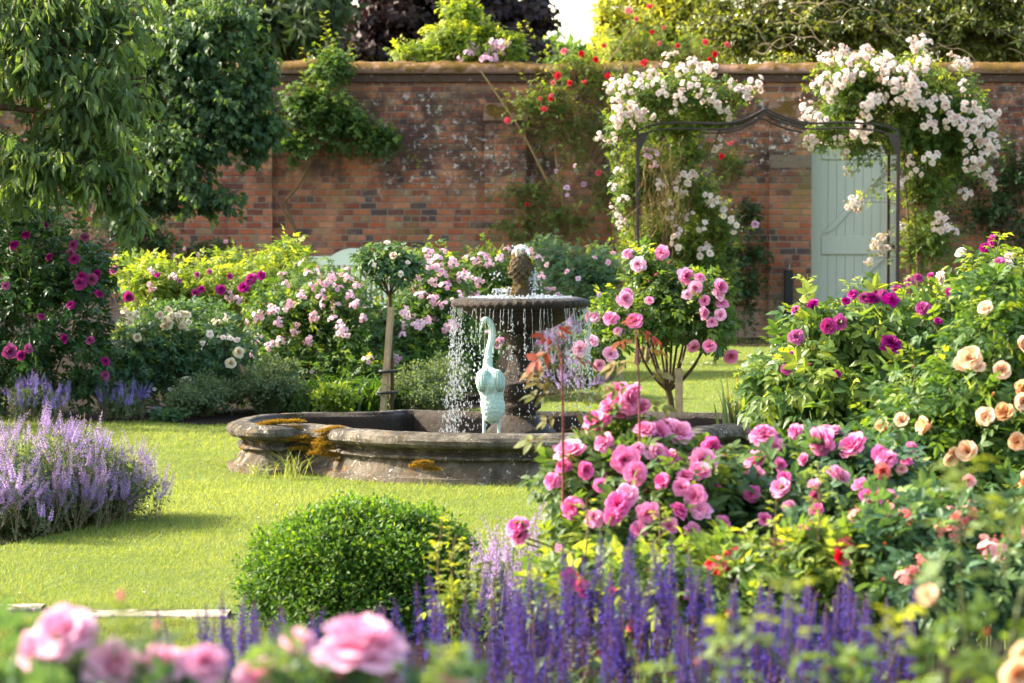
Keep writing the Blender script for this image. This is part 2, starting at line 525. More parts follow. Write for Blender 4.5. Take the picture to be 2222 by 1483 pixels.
# ------------------------------------------------------------------ shoots, leaves, bushes
def blob(px, py, rx, ry, D, rd=None):
    """an ellipsoid of growth: pixel centre and radii, its distance, its half depth in metres"""
    c = P(px, py, D); s = S(D)
    return (c, np.array([rx / s, (rx / s if rd is None else rd), ry / s]))
def front(px, py, blobs, k=1.10):
    d = ray(px, py); best = None
    for c, r in blobs:
        o = (CAMP - c) / (r * k); dd = d / (r * k)
        A = dd @ dd; B = o @ dd; Cc = o @ o - 1
        q = B * B - A * Cc
        if q >= 0:
            t = (-B - math.sqrt(q)) / A
            if best is None or t < best[0]: best = (t, c, r)
    if best is None:
        def off(b):
            D = b[0][1]; p = P(px, py, D); return np.linalg.norm((p - b[0]) / b[1])
        c, r = min(blobs, key=off)
        p = P(px, py, c[1])
        return p, c, r
    p = CAMP + d * best[0]
    return p, best[1], best[2]
def bez(P0, P1, P2, t):
    t = t[..., None]
    return (1 - t) ** 2 * P0[:, None] + 2 * t * (1 - t) * P1[:, None] + t ** 2 * P2[:, None]
def bezd(P0, P1, P2, t):
    t = t[..., None]
    return 2 * (1 - t) * (P1 - P0)[:, None] + 2 * t * (P2 - P1)[:, None]
def grow(rng, blobs, n, up=0.2, inner=0.35, low=0.6, clump=0.0, root_drop=.35, flat=0.0):
    wts = np.array([r[0] * r[2] for _, r in blobs]); wts /= wts.sum()
    idx = rng.choice(len(blobs), n, p=wts)
    cc = np.array([b[0] for b in blobs])[idx]; rr = np.array([b[1] for b in blobs])[idx]
    d = nrm(rng.normal(size=(n, 3)))
    fl = (d[:, 2] < -0.15) & (rng.random(n) < low)
    d[fl, 2] *= -1
    k = np.where(rng.random(n) < inner, rng.uniform(.3, .75, n), rng.uniform(.78, 1.08, n))
    if clump > 0:
        q = rng.normal(size=(3, 3)) * 3
        lump = np.sin(d @ q[0] * 2.1 + idx) * np.sin(d @ q[1] * 1.7 + 2 * idx) + np.sin(d @ q[2] * 1.3)
        k = k * (1 + clump * lump)
    P2 = cc + d * rr * k[:, None]
    P0 = cc + d * rr * 0.22 + np.stack([0 * k, 0 * k, -root_drop * rr[:, 2]], -1)
    P1 = (P0 + P2) / 2 + np.stack([0 * k, 0 * k, up * rr.max(1)], -1) + rng.normal(size=(n, 3)) * 0.08 * rr.max(1)[:, None]
    return P0, P1, P2, d
def leaves_on(mb, tm, rng, P0, P1, P2, L, size, t0=.3, p_young=.3, mode='spread', young_zone=.72, tint_bias=0.0, zmin=.02, mat=0, zy=None):
    n = len(P0)
    if n == 0: return
    t = np.linspace(t0, 1.0, L)[None] + rng.uniform(-.5, .5, (n, L)) * (1 - t0) / max(L, 1)
    t = np.clip(t, 0.05, 1.02)
    p = bez(P0, P1, P2, t); T = nrm(bezd(P0, P1, P2, t))
    out = nrm(P2 - P0)[:, None] * np.ones((1, L, 1))
    a = nrm(np.cross(T, np.array([.1, .2, 1.0]) + 0 * T)); b = np.cross(T, a)
    ph = (np.arange(L) * 2.4)[None] + rng.uniform(0, 6.28, (n, 1))
    perp = a * np.cos(ph)[..., None] + b * np.sin(ph)[..., None]
    j = rng.normal(size=p.shape)
    upv = np.array([0, 0, 1.0])
    if mode == 'spread':
        fw = T * .5 + perp * .95 + j * .22 + upv * .02
        nr = upv * .9 + out * .35 + j[..., ::-1] * .38
    elif mode == 'droop':
        fw = T * .5 + perp * .8 + j * .25 - upv * .45
        nr = upv * .6 + out * .6 + j[..., ::-1] * .4
    elif mode == 'hang':
        fw = -upv * .8 + perp * .62 + T * .5 + j * .25
        nr = perp * .6 + out * .4 + j[..., ::-1] * .5 + upv * .25
    elif mode == 'up':
        fw = T * .8 + perp * .8 + upv * .15 + j * .2
        nr = upv * .5 + T * .4 + j[..., ::-1] * .4 - perp * .3
    else:
        fw = j + perp * .5; nr = j[..., ::-1] + upv * .4
    p = p + perp * 0.01
    sy = np.where(rng.random(n) < p_young, rng.uniform(.45, 1.0, n), rng.uniform(0, .12, n))
    if zy is not None: sy = sy * zy
    yo = np.clip((t - young_zone) / max(1e-3, 1 - young_zone), 0, 1) * sy[:, None]
    sc = size * rng.uniform(.72, 1.18, (n, L)) * (1 - .25 * np.clip(t - .8, 0, 1) * 3)
    ti = np.clip(rng.uniform(.15, .85, (n, 1)) + rng.uniform(-.2, .2, (n, L)) + tint_bias, 0, 1)
    p, fw, nr, yo, sc, ti = [q.reshape(-1, *q.shape[2:]) for q in (p, fw, nr, yo, sc, ti)]
    ok = p[:, 2] > zmin
    scatter(mb, tm, p[ok], frames(fw[ok], nr[ok]), sc[ok], ti[ok], yo[ok], rng, mat)
def stems_on(mb, rng, P0, P1, P2, r0, r1=None, K=5, sides=3, young=0.0, mat=0):
    if len(P0) == 0: return
    t = np.linspace(0, 1, K)[None] * np.ones((len(P0), 1))
    p = bez(P0, P1, P2, t)
    p[..., 2] = np.maximum(p[..., 2], 0.01)
    rad = np.linspace(r0, r1 if r1 is not None else r0 * .4, K)[None]
    tubes(mb, p, rad, sides, rng.uniform(.2, .8, len(P0)), young, mat)
def face_rot(d, spin):
    q = Vector(tuple(d)).to_track_quat('Z', 'Y')
    return q @ Matrix.Rotation(spin, 3, 'Z').to_quaternion()

def plant(name, label, cat, base, blobs, n, leaf='rose_hi', size=.1, L=5, lmat=None, smat=None, group=None, seed=1, up=.2, inner=.35,
          low=.6, mode='spread', p_young=.3, young_zone=.72, stem_r=.003, canes=6, cane_r=.006, clump=.12, blooms=(), extra=(), crown='foliage', wood='stem',
          zmin=.02, t0=.3, root_drop=.35, limbs=None, bud=None, budn=0, keep=None, shoots=None, tint_bias=0.0, top_young=None):
    """one plant: an Empty at its foot > foliage, stem, every flower. blooms: (kind, key, mats, [(px,py,size_px), ...], part name)
    extra: (kind, key, mats, n, size_m, part name) random flowers over its outside"""
    rng = np.random.default_rng(seed); rg = random.Random(seed)
    base = np.asarray(base, float)
    root = thing(name, label, cat, base, group)
    LB = [(c - base, r) for c, r in blobs]
    P0, P1, P2, dr = grow(rng, LB, n, up, inner, low, clump, root_drop)
    if keep is not None:
        ok = keep(P2 + base); P0, P1, P2, dr = P0[ok], P1[ok], P2[ok], dr[ok]
    fm, sm = MB(), MB()
    tm = TMPL[leaf]
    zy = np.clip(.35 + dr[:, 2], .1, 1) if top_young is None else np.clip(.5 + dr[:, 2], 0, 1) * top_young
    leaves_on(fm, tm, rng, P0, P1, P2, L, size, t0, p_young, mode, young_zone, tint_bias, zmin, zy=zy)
    stems_on(sm, rng, P0, P1, P2, stem_r)
    # canes from the foot into the blobs
    if canes:
        ci = rng.choice(len(LB), canes)
        A = np.stack([rng.normal(0, .05, canes), rng.normal(0, .05, canes), np.zeros(canes)], -1)
        B = np.array([LB[i][0] + (0, 0, -.2 * LB[i][1][2]) for i in ci]) + rng.normal(size=(canes, 3)) * np.array([LB[i][1] for i in ci]) * .3
        M = (A + B) / 2 + np.stack([B[:, 0] * -.15, B[:, 1] * -.15, B[:, 2] * .12], -1)
        stems_on(sm, rng, A, M, B, cane_r, cane_r * .6, 7, 5)
    if limbs:
        for pts, r0, r1 in limbs:
            q = smooth_path(np.asarray(pts, float) - base, 18)
            tubes(sm, q, np.linspace(r0, r1, 18)[None], 7, .5)
    if shoots:       # tall single shoots, pixel polyline + distance: [(pts, D, leaf size, young, n leaves, stem radius)]
        for pts, D, ls, yv, nl, sr in shoots:
            W = np.array([P(x, y, D) for x, y in pts]) - base
            q = smooth_path(W, 14)
            tubes(sm, q, np.linspace(sr, sr * .5, 14)[None], 5, .6, min(1, yv))
            tt = np.linspace(.25, 1, nl); ii = np.clip((tt * 13).astype(int), 0, 12)
            pp = q[ii]; T = nrm(q[ii + 1] - q[ii])
            a = nrm(np.cross(T, (.1, 1, .2))); ph = np.arange(nl) * 2.7 + rg.uniform(0, 6)
            b = np.cross(T, a)
            per = a * np.cos(ph)[:, None] + b * np.sin(ph)[:, None] * .7
            fw = per + T * .45 + rng.normal(size=per.shape) * .2; nr_ = np.array([0, 0, 1.0]) + T * .4 + rng.normal(size=per.shape) * .3
            scatter(fm, tm, pp, frames(fw, nr_), ls * rng.uniform(.8, 1.15, nl) * (1 - .3 * tt), rng.uniform(.4, .9, nl), yv * np.clip(tt * 1.2, .4, 1), rng)
    # flowers
    made = []
    bp0, bp1, bp2 = [], [], []
    for kind, key, mats, pts, part in blooms:
        var = bloom_variants(kind, key, mats)
        for q in pts:
            px, py, sz = q[:3]
            p, c, r = front(px, py, blobs)
            D = p[1]; s = sz / S(D) / 2 * 1.02
            outw = nrm((p - c) / r)
            if len(q) > 3: fdir = np.array(q[3], float)
            else: fdir = outw * .55 + np.array([-.08, -.75, .28]) + rng.normal(size=3) * .42
            fdir = nrm(fdir)
            pos = p + np.array([0, -1, 0]) * s * .55 - base
            made.append((part, var[rg.randrange(len(var))], pos, fdir, s))
            foot = c + (p - c) * .25 + (0, 0, -.25 * r[2]) - base
            tip = pos - fdir * s * .8
            bp0.append(foot); bp2.append(tip); bp1.append((foot + tip) / 2 + (0, 0, .12 * np.linalg.norm(tip - foot)))
    for kind, key, mats, cnt, sz, part in extra:
        var = bloom_variants(kind, key, mats)
        cand = np.nonzero((dr[:, 2] > -.35))[0]
        rng.shuffle(cand)
        for i in cand[:cnt]:
            s = sz / 2 * rg.uniform(.75, 1.15)
            fdir = nrm(dr[i] * .6 + np.array([-.1, -.5, .35]) + rng.normal(size=3) * .4)
            pos = P2[i] + dr[i] * .02
            if pos[2] + base[2] < .1: continue
            made.append((part, var[rg.randrange(len(var))], pos, fdir, s))
    if bud and budn:
        kind, key, mats, sz = bud
        var = bloom_variants('bud', key, mats)
        cand = np.nonzero(dr[:, 2] > .1)[0]; rng.shuffle(cand)
        for i in cand[:budn]:
            fdir = nrm(nrm(P2[i] - P1[i]) * .6 + np.array([0, 0, .8]) + rng.normal(size=3) * .2)
            made.append(('rose_bud', var[rg.randrange(2)], P2[i] + fdir * sz * .9, fdir, sz / 2))
    if bp0:
        a, b, c_ = np.array(bp0), np.array(bp1), np.array(bp2)
        leaves_on(fm, tm, rng, a, b, c_, max(3, L - 1), size, .3, p_young * .5, mode, young_zone, tint_bias, zmin)
        stems_on(sm, rng, a, b, c_, stem_r * 1.2, stem_r)
    if fm.n: fm.obj(crown, lmat, root)
    if sm.n: sm.obj(wood, smat, root, True)
    cnts = {}
    for part, me, pos, fdir, s in made:
        cnts[part] = cnts.get(part, 0) + 1
        if cnts[part] > 100: continue
        inst(part, me, root, pos, face_rot(fdir, rg.uniform(0, 6.28)), float(s))
    return root
# ================================================================== MATERIALS OF THE PLACE
def brick_mat():
    n = NT('old_brick')
    p = n.pos()
    sx = n.new('ShaderNodeSeparateXYZ'); n.link(p, sx.inputs[0])
    x = n.m('ADD', sx.outputs[0], sx.outputs[1]); z = sx.outputs[2]
    wob = n.noise(7.0, p, 3)
    x = n.m('MULTIPLY_ADD', wob, 0.012, x); z = n.m('MULTIPLY_ADD', n.noise(5.0, p, 3), 0.010, z)
    h, W = 0.0757, 0.196
    zr = n.m('DIVIDE', z, h); row = n.m('FLOOR', zr)
    par = n.m('MODULO', row, 3.0)
    head = n.m('LESS_THAN', par, 0.5)
    wid = n.m('MULTIPLY_ADD', head, -W / 2, W)
    sh = n.m('ADD', n.m('MULTIPLY', n.m('MODULO', row, 2.0), 0.5), n.m('MULTIPLY', n.m('FRACT', n.m('MULTIPLY', row, 0.377)), 0.35))
    ux = n.m('ADD', n.m('DIVIDE', x, wid), sh)
    col = n.m('FLOOR', ux)
    fx = n.m('MULTIPLY', n.m('FRACT', ux), wid); fz = n.m('MULTIPLY', n.m('FRACT', zr), h)
    dx = n.m('MINIMUM', fx, n.m('SUBTRACT', wid, fx)); dz = n.m('MINIMUM', fz, n.m('SUBTRACT', h, fz))
    d = n.m('ADD', n.m('MINIMUM', dx, dz), n.m('MULTIPLY_ADD', n.noise(38.0, p, 4), 0.011, -0.0055))
    face = n.step(d, 0.004, 0.0105)
    cv = n.new('ShaderNodeCombineXYZ'); n.link(col, cv.inputs[0]); n.link(row, cv.inputs[1])
    wn = n.new('ShaderNodeTexWhiteNoise', noise_dimensions='2D'); n.link(cv.outputs[0], wn.inputs['Vector'])
    rnd = wn.outputs['Value']
    bc = n.ramp(rnd, [(0.0, (.38, .105, .045)), (.2, (.46, .155, .07)), (.38, (.25, .066, .036)), (.52, (.50, .20, .10)), (.62, (.16, .048, .034)), (.76, (.40, .145, .08)), (.87, (.32, .19, .10)), (.94, (.08, .055, .055))], 'CONSTANT')
    bc = n.mix(n.m('MULTIPLY', n.noise(26.0, p, 5, .7), 0.45), bc, (.11, .06, .045))
    mort = n.mix(n.noise(30.0, p, 3), (.17, .135, .10), (.29, .235, .175))
    c = n.mix(face, mort, bc)
    zone = n.m('MULTIPLY', n.step(z, 1.5, 2.1), n.m('SUBTRACT', 1.0, n.step(z, 2.75, 3.1)))
    pale = n.m('MULTIPLY', n.step(n.noise(1.1, p, 6, .7), .46, .66), n.m('MULTIPLY_ADD', n.noise(17.0, p, 4, .6), .9, .0))
    c = n.mix(pale, c, (.56, .27, .14))
    grey = n.m('MULTIPLY', n.step(n.noise(1.6, n.new('ShaderNodeTexCoord').outputs['Object'], 7, .75),   .54, .68), .4)
    c = n.mix(grey, c, (.25, .205, .165))
    soot = n.m('MULTIPLY', n.step(n.noise(2.4, p, 8, .78), .38, .58), n.m('MULTIPLY_ADD', zone, .66, .18))
    c = n.mix(soot, c, (.045, .034, .030))
    lich = n.step(n.noise(10.0, p, 7, .8), .545, .60)
    lich = n.m('MULTIPLY', lich, n.m('MULTIPLY', n.step(n.noise(.9, p, 3), .40, .55), n.m('MULTIPLY_ADD', zone, .85, .15)))
    c = n.mix(lich, c, (.55, .50, .45))
    och = n.m('MULTIPLY', n.step(n.noise(13.0, p, 5, .7), .64, .69), n.m('MULTIPLY_ADD', zone, .8, .0))
    c = n.mix(och, c, (.48, .25, .06))
    alg = n.m('MULTIPLY', n.step(n.noise(1.9, p, 5, .6), .55, .70), .5)
    c = n.mix(alg, c, (.20, .17, .06))
    base = n.m('MULTIPLY', n.m('SUBTRACT', 1.0, n.step(z, .15, .75)), n.m('MULTIPLY_ADD', n.noise(6.0, p, 5), .9, .1))
    c = n.mix(base, c, (.30, .26, .21))
    n.set(c, 0.9, 0.15)
    n.bump(n.m('ADD', n.m('MULTIPLY', face, 0.8), n.m('MULTIPLY', n.noise(60.0, p, 5, .7), .6)), 0.9, 0.012)
    return n.mat
def mossy_stone(name, stone, moss, amount=.5, lichen=.3):
    n = NT(name); p = n.pos()
    nz = n.new('ShaderNodeSeparateXYZ'); n.link(n.new('ShaderNodeNewGeometry').outputs['Normal'], nz.inputs[0])
    a = n.noise(9.0, p, 6, .7)
    c = n.mix(a, tuple(k * .45 for k in stone), tuple(min(1, k * 1.35) for k in stone))
    c = n.mix(n.m('MULTIPLY', n.step(n.noise(24.0, p, 6, .8), .60, .66), lichen), c, (.62, .60, .54))
    mf = n.step(n.m('ADD', n.noise(4.5, p, 6, .7), n.m('MULTIPLY', nz.outputs[2], .12)), .66 - amount * .3, .74 - amount * .3)
    c = n.mix(mf, c, n.mix(n.noise(40.0, p, 4), moss, tuple(k * .45 for k in moss)))
    n.set(c, 0.92, 0.15)
    n.bump(n.m('ADD', n.noise(45.0, p, 6, .75), n.m('MULTIPLY', mf, n.noise(90.0, p, 3))), 0.9, 0.02)
    return n.mat
def lawn_mat():
    n = NT('lawn'); p = n.pos()
    c = n.mix(n.noise(1.1, p, 5, .6), (.13, .185, .040), (.21, .255, .068))
    c = n.mix(n.m('MULTIPLY', n.step(n.noise(2.6, p, 6, .7), .5, .7), .55), c, (.28, .27, .06))
    c = n.mix(n.m('MULTIPLY', n.noise(70.0, p, 4, .8), .5), c, (.07, .12, .010))
    n.set(c, 0.9, 0.1)
    n.bump(n.noise(120.0, p, 5, .8), 1.0, 0.03)
    return n.mat
def soil_mat():
    n = NT('soil'); p = n.pos()
    c = n.mix(n.noise(22.0, p, 6, .75), (.010, .007, .005), (.030, .020, .013))
    c = n.mix(n.m('MULTIPLY', n.step(n.noise(38.0, p, 4, .7), .64, .70), .5), c, (.10, .055, .03))
    n.set(c, 0.95, 0.1)
    n.bump(n.noise(30.0, p, 6, .8), 1.0, 0.06)
    return n.mat
def pool_stone():
    n = NT('weathered_stone'); p = n.pos()
    sx = n.new('ShaderNodeSeparateXYZ'); n.link(p, sx.inputs[0])
    a = n.noise(7.0, p, 8, .72)
    c = n.ramp(a, [(.28, (.042, .039, .033)), (.44, (.115, .103, .084)), (.56, (.19, .168, .135)), (.75, (.28, .25, .20))])
    mp = n.new('ShaderNodeMapping'); mp.inputs['Scale'].default_value = (9, 9, 1.1); n.link(p, mp.inputs[0])
    dirt = n.m('MULTIPLY', n.step(n.noise(1.0, mp.outputs[0], 5, .65), .40, .62), .8)
    c = n.mix(dirt, c, (.045, .038, .030))
    low = n.m('MULTIPLY', n.m('SUBTRACT', 1.0, n.step(sx.outputs[2], .02, .16)), n.step(n.noise(11.0, p, 6, .7), .4, .62))
    c = n.mix(n.m('MULTIPLY', low, .55), c, (.17, .125, .085))
    spots = n.m('MULTIPLY', n.step(n.noise(34.0, p, 3, .6), .60, .66), n.step(n.noise(4.0, p, 5, .7), .45, .58))
    c = n.mix(n.m('MULTIPLY', spots, .85), c, (.60, .58, .52))
    c = n.mix(n.m('MULTIPLY', n.step(n.noise(30.0, p, 6, .8), .60, .66), .5), c, (.50, .48, .42))
    och = n.m('MULTIPLY', n.step(n.noise(9.0, p, 6, .72), .58, .66), n.m('SUBTRACT', 1.0, n.step(sx.outputs[0], -1.3, -.2)))
    c = n.mix(n.m('MULTIPLY', och, .8), c, (.30, .17, .03))
    n.set(c, .95, .12)
    n.bump(n.m('ADD', n.noise(28.0, p, 8, .75), n.m('MULTIPLY', spots, .3)), 1.0, .03)
    return n.mat
M = {}
M['brick'] = brick_mat()
M['coping'] = mossy_stone('mossy_coping', (.26, .155, .105), (.18, .105, .022), .5, .3)
M['corbel'] = mossy_stone('corbel_brick', (.10, .062, .046), (.12, .09, .03), .25, .5)  # corbel darkened: the shade line under the coping is in its colour
M['lawn'] = lawn_mat(); M['soil'] = soil_mat()
M['stone'] = pool_stone()
M['wet'] = mossy_stone('wet_stone', (.024, .016, .011), (.06, .045, .010), .1, .07)
b_ = M['wet'].node_tree.nodes['Principled BSDF']; b_.inputs['Roughness'].default_value = .45; b_.inputs['Specular IOR Level'].default_value = .17
M['slab'] = mossy_stone('pale_slab', (.42, .36, .29), (.16, .17, .04), .12, .2)
M['iron'] = plain_mat('rusty_iron', (.045, .034, .032), .6, .4, .5, 18, .3, .2)
M['door'] = NT('sage_paint').set((.40, .455, .36), .55, .3).mat
def door_grain():
    n = NT('sage_paint'); p = n.opos()
    mp = n.new('ShaderNodeMapping'); mp.inputs['Scale'].default_value = (14, 14, 1.2); n.link(p, mp.inputs[0])
    f = n.noise(3.0, mp.outputs[0], 5, .6)
    c = n.mix(f, (.40, .415, .325), (.47, .485, .40))
    c = n.mix(n.m('MULTIPLY', n.step(n.noise(2.3, p, 6, .7), .58, .75), .35), c, (.27, .30, .20))
    n.set(c, .55, .3); n.bump(f, .15, .005)
    return n.mat
M['door'] = door_grain()
M['bench'] = plain_mat('pale_sage_paint', (.54, .61, .50), .5, .3, .08, 6)
M['verdigris'] = NT('verdigris').mat
def verdigris():
    n = NT('verdigris'); p = n.opos()
    c = n.mix(n.noise(22.0, p, 6, .7), (.27, .41, .36), (.46, .60, .54))
    c = n.mix(n.m('MULTIPLY', n.m('SUBTRACT', 1.0, n.step(n.attr('tint'), .02, .30)), .42), c, (.15, .22, .19))
    c = n.mix(n.m('MULTIPLY', n.step(n.noise(45.0, p, 5, .7), .58, .68), .6), c, (.58, .62, .48))
    c = n.mix(n.m('MULTIPLY', n.step(n.noise(30.0, p, 5, .7), .60, .70), .55), c, (.10, .13, .10))
    n.set(c, .75, .25); n.bump(n.noise(70.0, p, 5, .7), .5, .006)
    return n.mat
M['verdigris'] = verdigris()
M['stake'] = plain_mat('weathered_wood', (.27, .205, .135), .85, .1, .4, 14, 0, .3)
M['black'] = plain_mat('black_rubber', (.015, .015, .016), .6, .3, .2)
M['bark'] = plain_mat('bark', (.065, .045, .03), .9, .1, .5, 24, 0, .5)
M['stem_g'] = plain_mat('green_stem', (.085, .10, .03), .6, .3, .4, 20)
M['stem_b'] = plain_mat('brown_stem', (.12, .075, .035), .7, .2, .45, 20)
M['stem_r'] = plain_mat('red_stem', (.13, .03, .028), .5, .35, .4, 20)
M['stem_t'] = plain_mat('tan_stem', (.24, .15, .065), .8, .2, .4, 20)
M['stem_y'] = plain_mat('dry_stem', (.36, .24, .10), .8, .2, .3, 20)
M['calyx'] = leaf_mat('calyx', (.10, .14, .03), (.16, .18, .05), (.30, .12, .05), .6, .2)
M['stamen'] = plain_mat('stamen', (.65, .40, .05), .7, .2)
n_ = NT('water'); n_.set((.9, .95, 1.0), .04, .5)
n_.bsdf.inputs['Transmission Weight'].default_value = .7; n_.bsdf.inputs['IOR'].default_value = 1.33
M['drop'] = n_.mat
n_ = NT('foam'); n_.set((.93, .94, .95), .25, .6); n_.bsdf.inputs['Transmission Weight'].default_value = .25; n_.bsdf.inputs['IOR'].default_value = 1.33
M['foam'] = n_.mat
n_ = NT('pool_water'); n_.set((.05, .036, .018), .06, .6); n_.bump(n_.noise(14.0, n_.pos(), 4), .5, .03)
M['pool'] = n_.mat
M['moss'] = leaf_mat('moss', (.105, .055, .011), (.21, .13, .020), (.27, .20, .03), .95, .25, .05)
M['plate'] = plain_mat('slate_label', (.05, .062, .08), .4, .4, .2)
M['letter'] = plain_mat('pale_lettering', (.62, .66, .70), .6, .2, .1)
M['glass_dark'] = M['black']

# ================================================================== GROUND
WALL_Y = 37.8
def sheet(name, poly, z, mat, sub=None, kind='structure'):
    mb = MB()
    c = np.mean(poly, 0)
    V = [(c[0], c[1], z)] + [(p[0], p[1], z) for p in poly]
    k = len(poly)
    mb.add(V, [(0, 1 + i, 1 + (i + 1) % k) for i in range(k)])
    o = mb.obj(name, mat)
    o['kind'] = kind
    return o
sheet('lawn', [(-80, -6), (80, -6), (80, 160), (-80, 160)], 0.0, M['lawn'])
gp = lambda x, y: tuple(G(x, y)[:2])
BED_L = [(-14, 37.7), (-14, 21.0), gp(-300, 890), gp(60, 905), gp(220, 916), gp(330, 914), gp(430, 924), gp(520, 921), gp(620, 914), gp(760, 906), gp(900, 898), gp(1030, 888), gp(1150, 866), gp(1260, 846), gp(1330, 826), gp(1338, 800), gp(1330, 775), (1.15, 34.0), (1.1, 37.7)]
sheet('flower_bed_soil', BED_L, 0.006, M['soil'])
BED_F = [(-.75, 2.5), (9, 2.5), (9, 15.6), (2.4, 15.6), (1.4, 14.6), (.7, 13.6), (.2, 12.6), (-.05, 12.0), (-.25, 11.5), (-.4, 11.0), (-.42, 10.3), (-.5, 9.4), (-.62, 8)]
sheet('flower_bed_soil', BED_F, 0.006, M['soil'])
sheet('flower_bed_soil', [(-12, 12.9), (-3.1, 13.3), (-2.3, 13.9), (-1.95, 14.9), (-1.9, 15.7), (-2.4, 16.5), (-3.4, 16.9), (-12, 17.2)], 0.006, M['soil'])
sheet('flower_bed_soil', [(1.7, 37.7), (1.9, 35.6), (2.6, 35.2), (3.2, 35.4), (3.4, 37.7)], 0.006, M['soil'])
sheet('flower_bed_soil', [(4.4, 37.7), (4.4, 30.0), (5, 24), (14, 22), (14, 37.7)], 0.006, M['soil'])
# stone edging flush with the lawn
mb = MB(); rg = random.Random(4)
for x0, x1, y0, y1 in ((-5.2, -3.25, 11.60, 11.86), (-3.22, -2.05, 11.62, 11.9), (-2.0, -1.72, 11.66, 11.86), (-1.55, -1.02, 11.50, 11.74), (-.98, -.45, 11.48, 11.7)):
    k_ = 26; xs_ = np.linspace(x0, x1, k_); e0 = y0 + np.cumsum(np.array([rg.gauss(0, .006) for _ in xs_])); e1 = y1 - .05 + np.cumsum(np.array([rg.gauss(0, .006) for _ in xs_]))
    V = np.concatenate([np.stack([xs_, a_, 0 * xs_ + z_], -1) for a_, z_ in ((e0 - .004, -.02), (e0, .010), (e0 + .012, .016), (e1 - .012, .016), (e1, .008), (e1 + .004, -.02))])
    i = np.arange(k_ - 1)
    for q in range(5): mb.add(V, np.stack([i + q * k_, i + 1 + q * k_, i + 1 + (q + 1) * k_, i + (q + 1) * k_], -1))
o = mb.obj('stone_path', M['slab']); o['kind'] = 'structure'

# ================================================================== BRICK WALL WITH DOOR
DX0, DX1 = P(1759, 500, WALL_Y)[0], P(1953, 500, WALL_Y)[0]
DTOP = 2.30
wall = thing('brick_wall', 'tall weathered red brick garden wall with rounded mossy coping', 'wall', (0, WALL_Y, 0))
def loc(v): return np.asarray(v, float) - np.array([0, WALL_Y, 0])
mb = MB()
box(mb, (-12, 0, -.1), (DX0, .36, 2.985)); box(mb, (DX1, 0, -.1), (13, .36, 2.985)); box(mb, (DX0, .002, DTOP), (DX1, .358, 2.985))
mb.obj('brickwork', M['brick'], wall)
mb = MB()
box(mb, (-12, -.04, 2.985), (13, .40, 3.085), 0, .5, .012)
mb.obj('corbel_course', M['corbel'], wall)
# rounded coping, lumpy with moss
rg_ = np.random.default_rng(3)
nx = 1300; xs = np.linspace(-12, 13, nx)
prof = [(-.08, 3.087), (-.10, 3.105), (-.095, 3.135), (-.07, 3.17), (-.02, 3.20), (.08, 3.225), (.18, 3.232), (.28, 3.225), (.38, 3.20), (.43, 3.17), (.455, 3.135), (.46, 3.105), (.44, 3.087)]
pr = np.array(prof); k = len(pr)
def smooth_noise(n, m, sg):
    q = rg_.normal(size=(n + 8 * sg, m)); kx = np.exp(-.5 * (np.arange(-3 * sg, 3 * sg + 1) / sg) ** 2); kx /= np.sqrt((kx ** 2).sum())
    return np.stack([np.convolve(q[:, i], kx, 'same')[4 * sg:4 * sg + n] for i in range(m)], -1)
lump = .010 * smooth_noise(nx, 1, 26) + .008 * smooth_noise(nx, 1, 7) + .006 * smooth_noise(nx, k, 3) + .004 * smooth_noise(nx, k, 1)
V = np.stack([xs[:, None] * np.ones(k), pr[:, 0][None] + 0 * lump, pr[:, 1][None] + lump * np.clip((pr[:, 1] - 3.085) * 14, 0, 1)], -1)
i = np.arange(nx - 1)[:, None] * k + np.arange(k - 1)[None]
mb = MB(); mb.add(V.reshape(-1, 3), np.stack([i, i + k, i + k + 1, i + 1], -1).reshape(-1, 4))
mb.add([(-12, -.08, 3.0865), (13, -.08, 3.0865), (13, .44, 3.0865), (-12, .44, 3.0865)], [(0, 3, 2, 1)])
mb.obj('coping', M['coping'], wall, True)
for px0, px1, top in ((497, 592, 2.70), (1052, 1142, 2.70), (1668, 1757, 2.72), (1957, 2046, 2.72)):
    x0, x1 = P(px0, 400, WALL_Y)[0], P(px1, 400, WALL_Y)[0]
    if px0 == 1668: x1 = DX0 - .004
    if px0 == 1957: x0 = DX1 + .004
    mb = MB(); box(mb, (x0, -.125, -.1), (x1, -.001, top - .16))
    p_ = mb.obj('pier', M['brick'], wall)
    mb = MB()      # sloping mossy weathering on the pier
    V = [(x0 - .02, -.145, top - .16), (x1 + .02, -.145, top - .16), (x1 + .02, -.002, top - .16), (x0 - .02, -.002, top - .16), (x0 - .02, -.145, top - .12), (x1 + .02, -.145, top - .12), (x1, -.002, top + .05), (x0, -.002, top + .05)]
    mb.add(V, [(0, 3, 2, 1), (4, 5, 6, 7), (0, 1, 5, 4), (1, 2, 6, 5), (2, 3, 7, 6), (3, 0, 4, 7)])
    mb.obj('pier_cap', M['coping'], p_)
# stone quoin block in the pier beside the door
x0, x1 = P(1670, 400, WALL_Y)[0], DX0 - .006
mb = MB(); box(mb, (x0, -.128, 1.99), (x1, -.1255, 2.14)); mb.obj('stone_block', mossy_stone('tan_block', (.20, .155, .105), (.15, .12, .05), .3, .15), wall)

